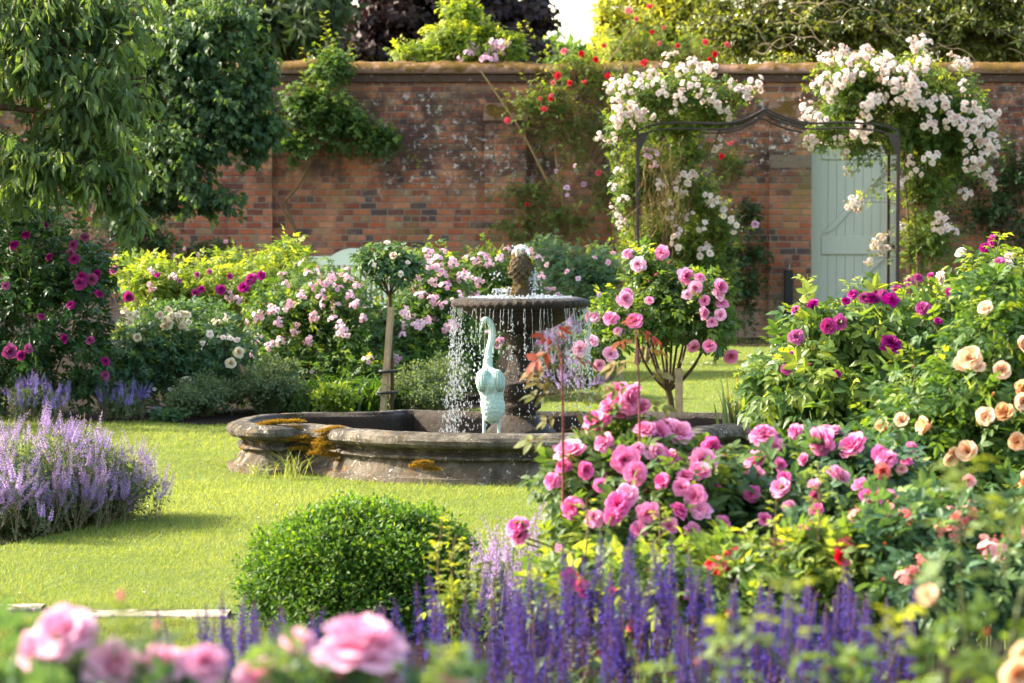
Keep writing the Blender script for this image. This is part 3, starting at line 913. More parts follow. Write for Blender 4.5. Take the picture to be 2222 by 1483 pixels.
door = thing('garden_door', 'pale sage green ledged and braced plank door in the brick wall', 'door', ((DX0 + DX1) / 2, WALL_Y + .14, 0))
hw = (DX1 - DX0) / 2 - .012
npl = 8
mb = MB(); box(mb, (-hw, .03, .03), (hw, .05, 2.26)); mb.obj('backing_board', M['door'], door)
for q in range(npl):
    a = -hw + .1 + (2 * hw - .2) * q / npl; b = -hw + .1 + (2 * hw - .2) * (q + 1) / npl
    mb = MB(); box(mb, (a + .0012, 0, .03), (b - .0012, .025, 2.26), 0, .5, .003); mb.obj('plank', M['door'], door)
for a, b in ((-hw, -hw + .118), (hw - .118, hw)):
    mb = MB(); box(mb, (a, -.028, .03), (b, .022, 2.27), 0, .5, .006); mb.obj('stile', M['door'], door)
for z0, z1 in ((.05, .30), (.975, 1.19), (2.09, 2.262)):
    mb = MB(); box(mb, (-hw + .122, -.024, z0), (hw - .122, -.002, z1), 0, .5, .006); mb.obj('rail', M['door'], door)
for za, zb in ((1.215, 1.95), (.33, .95)):
    mb = MB(); A = np.array([-hw + .13, za]); B = np.array([hw - .13, zb]); d = (B - A) / np.linalg.norm(B - A); q = np.array([-d[1], d[0]]) * .055
    pts = [A + (0.0, 0), A + d * 0.13 - q * 1.0, B, B - d * .13 + q * 1.0]
    V = [(p[0], -.021, p[1]) for p in pts] + [(p[0], -.002, p[1]) for p in pts]
    mb.add(V, [(0, 1, 2, 3), (7, 6, 5, 4), (0, 4, 5, 1), (1, 5, 6, 2), (2, 6, 7, 3), (3, 7, 4, 0)]); mb.obj('brace', M['door'], door)
mb = MB()
ellipsoid(mb, (hw - .06, -.055, 1.06), (.028, .026, .028), 8, 12); tubes(mb, [[(hw - .06, -.03, 1.06), (hw - .06, -.05, 1.06)]], .012, 8)
mb.obj('knob', M['iron'], door, True)

# stand pipe and tap on the pier
sp = P(1711, 600, WALL_Y - .22)
pipe = thing('water_standpipe', 'black standpipe with brass tap against the brick pier beside the door', 'standpipe', (sp[0], sp[1], 0))
mb = MB(); box(mb, (-.05, -.045, 0), (.05, .045, .80), 0, .5, .008); mb.obj('post', M['black'], pipe)
mb = MB(); tubes(mb, smooth_path([(0, 0, .80), (0, 0, .87), (0, -.04, .89), (0, -.09, .87), (0, -.1, .83)], 14), .014, 8); tubes(mb, [[(0, -.04, .89), (0, -.04, .93)]], .008, 6); box(mb, (-.035, -.05, .93), (.035, -.03, .942))
mb.obj('tap', plain_mat('grey_brass', (.20, .18, .15), .4, .5, .2, 20, .7), pipe, True)

# ================================================================== BENCH
bp = P(765, 560, 36.3)
bench = thing('garden_bench', 'pale sage painted bench with humped back half hidden behind the roses', 'bench', (bp[0], bp[1], 0))
def top_z(x):
    a = np.abs(x); return .975 + .09 * np.clip(np.cos(np.clip(a / .24, 0, 1) * np.pi / 2), 0, 1) ** .8 + np.where(a > .62, -.0, 0)
xs = np.linspace(-.66, .66, 67); zt = top_z(xs)
mb = MB(); kx = len(xs)
V = np.concatenate([np.stack([xs, 0 * xs + y_, z_], -1) for y_, z_ in ((-.02, 0 * zt + .875), (-.02, zt), (.02, zt), (.02, 0 * zt + .875))])
i = np.arange(kx - 1)
for a, b in ((0, 1), (1, 2), (2, 3), (3, 0)):
    mb.add(V, np.stack([i + a * kx, i + 1 + a * kx, i + 1 + b * kx, i + b * kx], -1))
mb.obj('top_rail', M['bench'], bench)
for q in range(21):
    x = -.6 + q * .06
    mb = MB(); box(mb, (x - .017, -.011, .46), (x + .017, .011, .874), 0, .5, .003); mb.obj('back_slat', M['bench'], bench)
mb = MB(); box(mb, (-.66, -.018, .42), (.66, .018, .458), 0, .5, .004); mb.obj('lower_rail', M['bench'], bench)
for q in range(5):
    mb = MB(); box(mb, (-.66, -.52 + q * .1, .40), (.66, -.435 + q * .1, .418), 0, .5, .004); mb.obj('seat_slat', M['bench'], bench)
for sx in (-1, 1):
    x = sx * .69
    for y_, z_ in ((-.5, .62), (0, .96)):
        mb = MB(); box(mb, (x - .028, y_ - .028, 0), (x + .028, y_ + .028, z_), 0, .5, .005); mb.obj('leg', M['bench'], bench)
    mb = MB(); box(mb, (x - .035, -.55, .622), (x + .035, -.03, .655), 0, .5, .008); mb.obj('armrest', M['bench'], bench)

# ================================================================== ROSE ARCH
AD = 31.0
ap = P(1662, 500, AD)
arch = thing('rose_arch', 'wide black iron rose arch with a pointed crest over the path to the door', 'arch', (ap[0], AD, 0))
hoop_px = [(1384, 300), (1386, 284), (1400, 276), (1440, 268), (1500, 267), (1560, 269), (1605, 263), (1640, 248), (1662, 237), (1686, 248), (1722, 261), (1765, 268), (1820, 266), (1870, 268), (1910, 272), (1938, 280), (1948, 287), (1949, 302)]
H0 = np.array([P(x, y, AD) for x, y in hoop_px]) - np.array([ap[0], AD, 0])
for dy, dx, dz in ((0, 0, 0), (0, 0, -.055), (.65, .03, 0), (1.3, .06, 0), (1.3, .06, -.055)):
    pts = smooth_path(H0 * np.array([1 if dz == 0 else .985, 1, 1]) + np.array([dx, dy, dz]), 70)
    mb = MB(); tubes(mb, pts, .0125 if dz == 0 else .0095, 6); mb.obj('hoop', M['iron'], arch, True)
for sx, e in ((-1, H0[0]), (1, H0[-1])):
    for dy, dx in ((0, 0), (1.3, .06)):
        mb = MB(); x = e[0] + dx
        box(mb, (x - .017, dy - .017, 0), (x + .017, dy + .017, e[2] + .02), 0, .5, .004); mb.obj('post', M['iron'], arch)
        mb = MB(); V = [(x - sx * .017, dy - .012, e[2] - .15), (x - sx * .017, dy - .012, e[2] + .045), (x - sx * .11, dy - .012, e[2] + .06)]
        V += [(a, b + .02, c) for a, b, c in V]; mb.add(V, [(0, 1, 2), (5, 4, 3)]); mb.add(V, [(0, 3, 4, 1), (1, 4, 5, 2), (2, 5, 3, 0)]); mb.obj('corner_plate', M['iron'], arch)
    for z in (.5, 1.1, 1.7):
        mb = MB(); tubes(mb, [[(e[0], .02, z), (e[0] + .06, 1.28, z)]], .01, 6); mb.obj('side_bar', M['iron'], arch)

# ================================================================== POOL AND FOUNTAIN
FX, FD = P(1130, 700, 18.4)[0], 18.4
pool = thing('stone_pool', 'low lobed stone fountain basin with lichen and ochre moss on its rim', 'pool', (FX, FD, 0))
half = [(0, -1.165), (-.25, -1.16), (-.5, -1.10), (-.75, -.96), (-.92, -.79), (-1.0, -.70), (-1.02, -.60), (-1.06, -.50), (-1.17, -.40), (-1.26, -.36), (-1.32, -.42), (-1.42, -.47), (-1.52, -.38), (-1.60, -.2), (-1.63, .05), (-1.60, .32), (-1.52, .56), (-1.42, .70), (-1.28, .76), (-1.0, .79), (-.84, .82), (-.80, .93), (-.74, 1.02), (-.62, 1.05), (-.53, .98), (-.44, .89), (-.25, .85), (0, .84)]
path = np.array(half + [(-x, y) for x, y in half[::-1][1:-1]])
def chaikin(p):
    q = np.roll(p, -1, 0); return np.stack([.75 * p + .25 * q, .25 * p + .75 * q], 1).reshape(-1, 2)
path = chaikin(chaikin(path))
tn = nrm(np.roll(path, -1, 0) - np.roll(path, 1, 0)); nrm2 = np.stack([-tn[:, 1], tn[:, 0]], -1)
if np.sum(nrm2 * path) < 0: nrm2 = -nrm2
def sweep(mb, prof, mat=0):
    k = len(prof); m = len(path)
    rw = np.random.default_rng(5); ii = np.arange(m) / m * 2 * np.pi
    V = []
    for o_, z_ in prof:      # worn, slightly uneven surface
        wv = sum(np.sin(ii * f_ + rw.uniform(0, 6.3)) * a_ for f_, a_ in ((9, .002), (23, .0022), (47, .002), (90, .0014)))
        V.append(np.concatenate([path + nrm2 * (o_ + wv)[:, None], np.full((m, 1), z_) + (wv * .6)[:, None]], 1))
    V = np.array(V)
    i = np.arange(k - 1)[:, None] * m; j = np.arange(m)[None]; jn = (j + 1) % m
    mb.add(V.reshape(-1, 3), np.stack([i + j, i + m + j, i + m + jn, i + jn], -1).reshape(-1, 4), .5, 0, mat)
mb = MB(); sweep(mb, [(.055, -.02), (.05, .03), (.02, .034), (.012, .045), (-.012, .085), (-.03, .115), (-.028, .122), (-.008, .126), (.002, .134), (-.004, .146), (-.026, .15), (-.036, .158), (-.02, .176), (.012, .19), (.038, .197), (.055, .212), (.058, .232), (.046, .252), (.022, .266), (-.01, .272), (-.062, .274)])
mb.obj('outer_wall', M['stone'], pool, False)
mb = MB(); sweep(mb, [(-.062, .2745), (-.078, .272), (-.085, .258), (-.10, .252), (-.105, .23), (-.115, .12), (-.135, .05), (-.16, .02)])
o = mb.obj('inner_wall', M['wet'], pool, True)
m_ = len(path)
inner = path + nrm2 * -.11
wv = [(FX + p[0], FD + p[1], .135) for p in inner]
mb = MB(); mb.add([(FX, FD, .135)] + wv, [(0, 1 + i, 1 + (i + 1) % m_) for i in range(m_)])
o = mb.obj('pool_water', M['pool']); o['kind'] = 'structure'
# moss cushions on the rim and plinth
def moss_tuft(spots, seed):
    rng = np.random.default_rng(seed); mb = MB()
    for c, r, n in spots:
        n = int(n * 1.5); d = nrm(rng.normal(size=(n, 3))); d[:, 2] = np.abs(d[:, 2]) * .7; pos = np.asarray(c) + d * np.asarray(r) * np.array([1.15, .9, .62]) * rng.uniform(.2, 1, (n, 1))
        fw = d + rng.normal(size=d.shape) * .6 + np.array([0, 0, -.1]); scatter(mb, TMPL['slim_lo'], pos, frames(fw, rng.normal(size=d.shape)), rng.uniform(.009, .019, n), rng.random(n), rng.random(n) * .5, rng)
    return mb.obj('moss', M['moss'], pool)
rgm = np.random.default_rng(8)
def rim_px(px, py, D): return P(px, py, D) - np.array([FX, FD, 0])
moss_tuft([(rim_px(x, y, 18.0), (.05, .035, .018), 260) for x, y in ((575, 921), (592, 917), (610, 916), (640, 915), (640, 930), (655, 932))], 1)
moss_tuft([(rim_px(x, y, 17.78), (.045, .03, .02), 260) for x, y in ((700, 938), (716, 934), (730, 930), (708, 946), (700, 955))], 2)
moss_tuft([(rim_px(x, y, 17.75), (.055, .035, .05), 300) for x, y in ((705, 975), (722, 990), (745, 1000), (690, 985), (700, 965), (760, 1000))], 3)
moss_tuft([(rim_px(x, y, 17.95), (.06, .04, .03), 300) for x, y in ((660, 950), (675, 960), (630, 955), (650, 975), (680, 975))], 6)
moss_tuft([(rim_px(x, y, 18.15), (.06, .03, .045), 300) for x, y in ((545, 975), (570, 985), (600, 985), (640, 985), (660, 992))], 4)
moss_tuft([(rim_px(x, y, 17.18), (.045, .03, .022), 260) for x, y in ((905, 1012), (925, 1014), (940, 1020), (918, 1004))], 5)

fount = thing('tiered_fountain', 'dark wet stone fountain with scalloped bowl and mossy acorn finial', 'fountain', (FX, FD, 0))
S_ = S(FD)
def fz(py): return HCAM - (py - HZ) / S_
def prof_px(l): return [(max(r, .3) / S_, fz(y)) for r, y in l]
mb = MB(); lathe(mb, [(.24, .03)] + prof_px([(80, 947), (78, 942), (76, 936), (66, 926), (58, 920), (48, 912), (40, 905), (34, 900)]), (0, 0, 0), 8 * 6); mb.obj('foot', M['wet'], fount, True)
mb = MB(); lathe(mb, prof_px([(34, 899), (36, 896), (36, 892), (44, 886), (45, 874), (42, 871), (52, 862), (57, 856), (57, 836), (59, 832), (57, 827), (44, 821), (41, 818), (42, 813), (35, 809), (30, 800), (27, 786), (26, 772), (27, 764), (33, 761), (33, 757), (28, 754), (32, 744), (36, 732), (37, 724), (35, 720)]), (0, 0, 0), 40); mb.obj('baluster_column', M['wet'], fount, True)
def gad(r, z, a):
    k = np.clip((r - 118 / S_) / (28 / S_), 0, 1)
    sel = (z > fz(676)) & (z < fz(647))
    return r + np.where(sel, k * .010 * (np.abs(np.sin(a * 22)) - .5), 0), z + np.where(sel, k * .006 * (np.abs(np.sin(a * 22)) - .5), 0)
mb = MB(); lathe(mb, prof_px([(35, 719.5), (48, 717), (64, 714), (80, 706), (94, 698), (104, 690), (110, 683), (114, 678), (124, 674), (128, 670), (140, 668), (146, 663), (147, 657), (143, 651), (134, 647), (124, 645), (120, 647), (112, 652), (70, 656), (22, 657)]), (0, 0, 0), 176, 0, gad); mb.obj('bowl', M['wet'], fount, True)
rgf = np.random.default_rng(2); nzv = rgf.uniform(0, 6, 12)
def rough(r, z, a):
    k = sum(np.sin(a * f_ + z * g_ + q) for f_, g_, q in ((3, 60, nzv[0]), (5, -90, nzv[1]), (8, 130, nzv[2]), (13, 220, nzv[3]), (9, -310, nzv[4])))
    return r + .0026 * k * np.clip(r / .03, 0, 1), z + .002 * k
mb = MB(); pf = prof_px([(24, 657), (25, 640), (23, 632), (19, 622), (16, 612), (16, 604), (19, 598), (25, 590), (28, 583), (25, 578), (22, 570), (19, 560), (13, 551), (7, 546), (.5, 544)])
pf = np.stack([np.interp(np.linspace(0, 1, 46), np.linspace(0, 1, len(pf)), [q[i] for q in pf]) for i in (0, 1)], -1)
lathe(mb, pf, (0, 0, 0), 40, 0, rough)
fp, ff, fn_, fs_ = [], [], [], []
for r_i, (y_, hw_) in enumerate(((552, 13), (559, 18), (566, 21), (573, 23.5), (580, 25.5), (587, 27), (594, 24))):      # carved scales of the cone
    for q in range(11):
        a_ = (q + .5 * (r_i % 2)) * 2 * np.pi / 11; d_ = np.array([math.cos(a_), math.sin(a_), 0.])
        fp.append(d_ * hw_ * .92 / S_ + np.array([0, 0, fz(y_)])); ff.append(d_ * .55 + np.array([0, 0, -1.0]) + rgf.normal(0, .12, 3)); fn_.append(d_ + np.array([0, 0, .5])); fs_.append(.030 * rgf.uniform(.8, 1.25))
for (V_, T_) in [leaf_t(.85, .35, -.1, True)]:
    Rm_ = frames(np.array(ff), np.array(fn_)); Vv = np.einsum('nij,mj->nmi', Rm_, V_) * np.array(fs_)[:, None, None] + np.array(fp)[:, None]
    mb.add(Vv.reshape(-1, 3), (T_[None] + np.arange(len(fp))[:, None, None] * len(V_)).reshape(-1, 3))
mb.obj('acorn_finial', mossy_stone('mossy_finial', (.10, .075, .045), (.17, .12, .022), .5, .1), fount, True)

# falling water
rng = np.random.default_rng(12)
def drops(mb, pos, r, stretch, mat=0):
    ico = np.array([(0, 0, 1), (.894, 0, .447), (.276, .851, .447), (-.724, .526, .447), (-.724, -.526, .447), (.276, -.851, .447), (.724, .526, -.447), (-.276, .851, -.447), (-.894, 0, -.447), (-.276, -.851, -.447), (.724, -.526, -.447), (0, 0, -1)])
    T = np.array([(0, 1, 2), (0, 2, 3), (0, 3, 4), (0, 4, 5), (0, 5, 1), (1, 6, 2), (2, 7, 3), (3, 8, 4), (4, 9, 5), (5, 10, 1), (6, 7, 2), (7, 8, 3), (8, 9, 4), (9, 10, 5), (10, 6, 1), (11, 7, 6), (11, 8, 7), (11, 9, 8), (11, 10, 9), (11, 6, 10)])
    n = len(pos); sc = np.stack([r, r, r * stretch], -1)
    V = pos[:, None] + ico[None] * sc[:, None]
    mb.add(V.reshape(-1, 3), (T[None] + np.arange(n)[:, None, None] * 12).reshape(-1, 3), .5, 0, mat)
mb = MB()
n = 1750
sel = rng.random(n)
th = np.where(sel < .58, rng.normal(np.pi, .45, n), np.where(sel < .8, rng.normal(0, .45, n), rng.uniform(0, 2 * np.pi, n)))
zt_, zb_ = fz(668), .14
u = rng.random(n) ** .8
z = zt_ - (zt_ - zb_) * u
rad = .386 + rng.normal(0, .012, n) + u * rng.normal(.02, .035, n)
pos = np.stack([FX + rad * np.cos(th), FD + rad * np.sin(th), z], -1)
drops(mb, pos, rng.uniform(.0012, .0033, n), rng.uniform(1.6, 4.2, n))
# strings of water leaving the lip of the bowl
for k in range(46):
    a = np.pi + rng.uniform(-.2, np.pi + .2); L_ = rng.uniform(.04, .24)
    zz = np.linspace(zt_ + .004, zt_ - L_, 10)
    rr = .383 + .012 * np.linspace(0, 1, 10)
    w_ = rng.normal(0, .0025, 10).cumsum() * .5
    tubes(mb, np.stack([FX + rr * np.cos(a) + w_, FD + rr * np.sin(a), zz], -1), np.clip(rng.uniform(.0002, .0027, 10), .0005, 1)[None] * np.linspace(1.1, .6, 10)[None], 6)
    m_ = rng.integers(8, 20); zz = zt_ - L_ - rng.random(m_) ** 1.4 * .25
    drops(mb, np.stack([FX + .395 * np.cos(a) + rng.normal(0, .004, m_), FD + .395 * np.sin(a) + rng.normal(0, .004, m_), zz], -1), rng.uniform(.0022, .0052, m_), rng.uniform(1.1, 2.2, m_))
m_ = 260
drops(mb, np.stack([FX + rng.normal(.02, .05, m_), FD - .08 + rng.normal(0, .05, m_), rng.uniform(.2, fz(720), m_)], -1), rng.uniform(.0015, .004, m_), rng.uniform(1.2, 2.4, m_))
o = mb.obj('falling_water', M['drop'], None, True); tag(o, None, None, None, 'stuff')
# splashes on the bowl and about the finial
mb = MB()
n = 1300
a = rng.uniform(0, 6.283, n); r_ = .30 * np.sqrt(rng.random(n)); zf = fz(648)
drops(mb, np.stack([FX + r_ * np.cos(a), FD + r_ * np.sin(a), zf + np.abs(rng.normal(0, .010, n)) * (1.4 - r_ / .3)], -1), rng.uniform(.003, .009, n), rng.uniform(.4, 1.0, n))
for cx_, cy_, sx_, sz_, m_ in ((1080, 596, .020, .016, 22), (1158, 602, .018, .026, 150), (1143, 600, .010, .02, 60), (1150, 628, .03, .012, 60), (1100, 631, .03, .010, 60), (1085, 632, .03, .010, 50), (1128, 540, .028, .012, 34), (1140, 590, .014, .02, 80)):
    c = P(cx_, cy_, FD) ; sg = np.array([sx_, .02, sz_])
    drops(mb, c + rng.normal(size=(m_, 3)) * sg, rng.uniform(.0015, .005, m_), rng.uniform(.7, 2.0, m_))
o = mb.obj('foam', M['drop'], None, True); tag(o, None, None, None, 'stuff')
# the thin cap of water thrown up over the acorn
mb = MB(); nt_, nr_ = 40, 14
uu = np.linspace(0, 2 * np.pi, nt_, endpoint=False)[:, None]; vv = np.linspace(0, 1, nr_)[None]
rr = .047 * np.sin(vv * 1.75) * (1 + .10 * np.sin(uu * 5 + 4 * vv) + .08 * np.sin(uu * 9 + 2) * vv) + .001
zz = fz(556) + .058 * np.cos(vv * 1.5) + .007 * np.sin(uu * 4 + 1 + 5 * vv) + .004 * np.sin(uu * 9 - 7 * vv)
V = np.stack([FX + rr * np.cos(uu), FD + rr * np.sin(uu), zz + 0 * uu], -1)
i = np.arange(nt_)[:, None] * nr_ + np.arange(nr_ - 1)[None]; i2 = ((np.arange(nt_) + 1) % nt_)[:, None] * nr_ + np.arange(nr_ - 1)[None]
mb.add(V.reshape(-1, 3), np.stack([i, i2, i2 + 1, i + 1], -1).reshape(-1, 4))
gm = NT('clear_water'); gm.set((.9, .95, 1), .08, .6)
tr_ = gm.new('ShaderNodeBsdfTransparent'); ms_ = gm.new('ShaderNodeMixShader'); fr_ = gm.new('ShaderNodeLayerWeight'); fr_.inputs[0].default_value = .35
gm.link(gm.m('MULTIPLY_ADD', fr_.outputs['Facing'], .6, .06), ms_.inputs[0]); gm.link(tr_.outputs[0], ms_.inputs[1]); gm.link(gm.bsdf.outputs[0], ms_.inputs[2]); gm.link(ms_.outputs[0], gm.out.inputs[0])
o = mb.obj('water_jet', gm.mat, None, True); tag(o, None, None, None, 'stuff')

# ================================================================== CRANE STATUE
CD = 18.0
cb = P(1066, 945, CD)
crane = thing('crane_statue', 'verdigris bronze crane statue standing in the pool, neck bowed and back turned', 'statue', (cb[0], CD, 0))
def cp(px, py, D=CD): return P(px, py, D) - np.array([cb[0], CD, 0])
tmp = MB()
neck = smooth_path([cp(1062, 822, 18.07), cp(1059.5, 806, 18.10), cp(1058.5, 795, 18.115), cp(1059, 781, 18.12), cp(1061.7, 761, 18.13), cp(1066.5, 741, 18.13), cp(1068.6, 724, 18.13), cp(1066.8, 709, 18.12), cp(1061.5, 698, 18.11), cp(1055, 693.5, 18.10), cp(1050, 696, 18.10), cp(1048.8, 700, 18.10)], 70)
nr = np.interp(np.linspace(0, 1, 70), [0, .10, .19, .30, .38, .6, .82, .9, .96, 1], [.046, .040, .028, .0225, .0215, .0195, .0155, .0165, .0165, .007])
tubes(tmp, neck, nr[None], 16)
tmp.obj('neck', M['verdigris'], crane, True)
def feather_loft(name, rows, D0, fs, lift, groove):
    """rows: (pixel y, centre x, half width px, half depth m); fs: feather length and width in m; overlapping scales raised on the surface"""
    mb = MB(); rows = np.array(rows, float); nv, nu = 190, 150; TT = np.zeros((nv, nu))
    yy = np.linspace(rows[0, 0], rows[-1, 0], nv)
    sm = lambda c: np.convolve(np.pad(np.interp(yy, rows[:, 0], rows[:, c]), 6, 'edge'), np.ones(13) / 13, 'valid')
    cx_, hw_, dp_ = sm(1), sm(2) / S(CD), sm(3)
    hw_[[0, -1]] *= .05; dp_[[0, -1]] *= .05
    th = np.arange(nu) * 2 * np.pi / nu
    V = np.zeros((nv, nu, 3))
    for i in range(nv):
        base = cp(cx_[i], yy[i], D0)
        c_, s_ = np.cos(th), np.sin(th)
        e = .86
        X = hw_[i] * np.sign(c_) * np.abs(c_) ** e; Y = dp_[i] * np.sign(s_) * np.abs(s_) ** e
        g = groove(yy[i]) * np.exp(-(X / .012) ** 2) * (s_ < 0)
        t_v = (rows[-1, 0] - yy[i]) / S(CD)
        u = (X + .004 * np.sin(X * 90 + i * .11)) / fs[1]
        v = -t_v / fs[0] + .22 * np.sin(X * 55 + 1.0) + .12 * np.sin(X * 130 + i * .07); r0 = np.floor(v); f = v - r0
        du = ((u + .5 * (r0 % 2)) % 1.0) * 2 - 1
        cover = f < .75 * np.sqrt(np.clip(1 - du ** 2, 0, 1)) + .05
        h = np.where(cover, lift * (.55 + .6 * f), lift * .55 * f)
        k = np.clip(min(i, nv - 1 - i) / 10, 0, 1); TT[i] = np.clip(h / lift / 1.1, 0, 1)
        nX, nY = c_ * dp_[i], s_ * hw_[i]; L2 = np.sqrt(nX ** 2 + nY ** 2) + 1e-9
        V[i, :, 0] = base[0] + X + nX / L2 * h * k; V[i, :, 1] = base[1] + Y + g + nY / L2 * h * k; V[i, :, 2] = base[2]
    i = np.arange(nv - 1)[:, None] * nu; j = np.arange(nu)[None]; jn = (j + 1) % nu
    mb.add(V.reshape(-1, 3), np.stack([i + j, i + nu + j, i + nu + jn, i + jn], -1).reshape(-1, 4), TT.ravel())
    return mb.obj(name, M['verdigris'], crane, True)
ROWS = [(798, 1060, 5, .02), (802, 1061, 17, .05), (807, 1062.5, 25.5, .072), (814, 1064, 29.5, .088), (824, 1064.5, 31, .096), (834, 1064.5, 30.5, .094), (843, 1065.2, 28.5, .084), (851, 1066, 25.5, .073), (858, 1067, 24, .068), (868, 1068.5, 24.2, .068), (882, 1069.5, 25.6, .070), (893, 1070, 24.6, .066), (902, 1069.5, 21.5, .056), (910, 1069, 17.5, .045), (916, 1068.5, 11, .03), (920, 1068.5, 4, .012)]
feather_loft('body', ROWS, 18.03, (.027, .021), .0042, lambda y: .024 * np.exp(-((y - 808) / 15) ** 2) + .010 * np.exp(-((y - 852) / 7) ** 2))
for sx, cx__ in ((-1, 1049.5), (1, 1081)):      # folded wing shields lying over the shoulders
    mb = MB(); ellipsoid(mb, cp(cx__, 827, 17.985), (.0385, .052, .066), 18, 26, Matrix.Rotation(R(-10 * sx), 3, 'Y'))
    for q in range(7):
        z_ = np.linspace(-.9, .9, 24); rr_ = np.sqrt(1 - z_ ** 2); ph = R(-90 + sx * (-62 + 20 * q)); 
        pts = np.stack([.0390 * rr_ * np.cos(ph + .25 * sx * z_), .0530 * rr_ * np.sin(ph + .25 * sx * z_), .0670 * z_], -1)
        tubes(mb, np.array(pts) @ np.array(Matrix.Rotation(R(-10 * sx), 3, 'Y')).T + cp(cx__, 827, 17.985), .0030, 5, .05)
    mb.obj('wing', M['verdigris'], crane, True)
mb = MB(); tubes(mb, smooth_path([cp(1048.5, 699, 18.13), cp(1045.5, 708, 18.12), cp(1043.2, 716, 18.115), cp(1041.5, 724, 18.11)], 10), np.linspace(.0085, .0012, 10)[None], 8)
mb.obj('beak', M['verdigris'], crane, True)
for px_, px2 in ((1051, 1050), (1082, 1083)):
    mb = MB(); lg = smooth_path([cp(px_ + 2, 880, 18.05), cp(px_, 905, 18.04), cp((px_ + px2) / 2, 925, 18.03), cp(px2, 950, 18.03), cp(px2, 962, 18.03)], 20)
    tubes(mb, lg, np.interp(np.linspace(0, 1, 20), [0, .4, .5, .6, 1], [.015, .0095, .0105, .0088, .0085])[None], 10)
    for k_ in (-1, 0, 1): tubes(mb, [[lg[-1] + (0, 0, .006), lg[-1] + (.022 * k_, -.045 + abs(k_) * .012, .002)]], [[.008, .004]], 6)
    mb.obj('leg', M['verdigris'], crane, True)

# ================================================================== PLANT LABEL
lp = G(341, 908)
lab = thing('plant_label', 'small dark plant label with pale lettering stuck in the bed', 'plant label', (lp[0], lp[1], 0))
s_l = S(lp[1])
mb = MB(); w_ = 13.5 / s_l; z0, z1 = HCAM - (892.5 - HZ) / s_l, HCAM - (881 - HZ) / s_l
box(mb, (-w_, -.004, z0), (w_, .004, z1), 0, .5, .003); mb.obj('plate', M['plate'], lab)
mb = MB(); box(mb, (-.018, .0045, 0), (.014, .010, z0 + .02)); mb.obj('stake', M['plate'], lab)
mb = MB()
for k_ in range(8):
    x = -w_ * .86 + k_ * w_ * .212; hgt = (.0075, .0095)[k_ == 2]
    zc = (z0 + z1) / 2 + .004; box(mb, (x, -.0062, zc - .005), (x + w_ * .06, -.0042, zc + hgt)); box(mb, (x + w_ * .06, -.0062, zc - .005), (x + w_ * .15, -.0042, zc + (-.002 if k_ % 3 else .0015)))
mb.obj('lettering', M['letter'], lab)
# ================================================================== FOLIAGE AND PETAL COLOURS
L_ = {}
L_['mid'] = leaf_mat('leaf_mid_green', (.028, .075, .020), (.060, .125, .030), (.22, .30, .035))
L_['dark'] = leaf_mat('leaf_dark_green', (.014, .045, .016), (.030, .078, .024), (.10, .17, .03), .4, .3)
L_['blue'] = leaf_mat('leaf_blue_green', (.035, .085, .045), (.060, .125, .060), (.18, .26, .05), .45, .3)
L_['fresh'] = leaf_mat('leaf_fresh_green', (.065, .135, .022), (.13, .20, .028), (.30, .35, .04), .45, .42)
L_['copper'] = leaf_mat('leaf_rose_dark', (.034, .080, .026), (.070, .125, .032), (.22, .27, .035), .5, .4, .25)
L_['lime'] = leaf_mat('leaf_lime_edge', (.032, .080, .024), (.065, .125, .030), (.25, .32, .045), .42, .4)
L_['lime2'] = leaf_mat('leaf_rambler', (.050, .105, .026), (.095, .155, .036), (.30, .35, .05), .45, .42)
L_['grey'] = leaf_mat('leaf_grey_green', (.060, .105, .060), (.105, .155, .085), (.16, .20, .08), .7, .3, .2)
L_['box'] = leaf_mat('leaf_box', (.026, .080, .012), (.060, .145, .018), (.16, .25, .025), .5, .38, .25)
L_['holly'] = leaf_mat('leaf_evergreen', (.045, .075, .018), (.105, .135, .028), (.28, .30, .055), .3, .4, .5)
L_['beech'] = leaf_mat('leaf_copper_beech', (.017, .010, .012), (.032, .017, .018), (.05, .02, .02), .5, .15, .3, (1.6, .8, .9))
L_['conifer'] = leaf_mat('leaf_conifer', (.016, .036, .016), (.032, .058, .022), (.05, .08, .03), .6, .2, .2)
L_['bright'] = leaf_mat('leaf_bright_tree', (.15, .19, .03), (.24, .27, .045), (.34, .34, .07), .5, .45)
L_['weep'] = leaf_mat('leaf_weeping', (.045, .092, .038), (.082, .138, .050), (.22, .30, .04), .5, .45, .25)
L_['birch'] = leaf_mat('leaf_birch', (.026, .066, .030), (.052, .105, .042), (.16, .24, .04), .5, .4, .25)
L_['strap'] = leaf_mat('leaf_strap', (.020, .062, .012), (.050, .110, .018), (.16, .22, .03), .5, .35, .25)
L_['iris'] = leaf_mat('leaf_iris', (.060, .115, .050), (.11, .165, .075), (.42, .28, .05), .5, .35)
L_['grass'] = leaf_mat('grass_blade', (.130, .196, .044), (.215, .272, .074), (.30, .31, .10), .6, .35, .2, (2.0, 1.7, .6))
def pm(key, core, edge, trans=.36):
    return [petal_mat('petal_' + key, core, edge, trans), M['calyx'], M['stamen']]
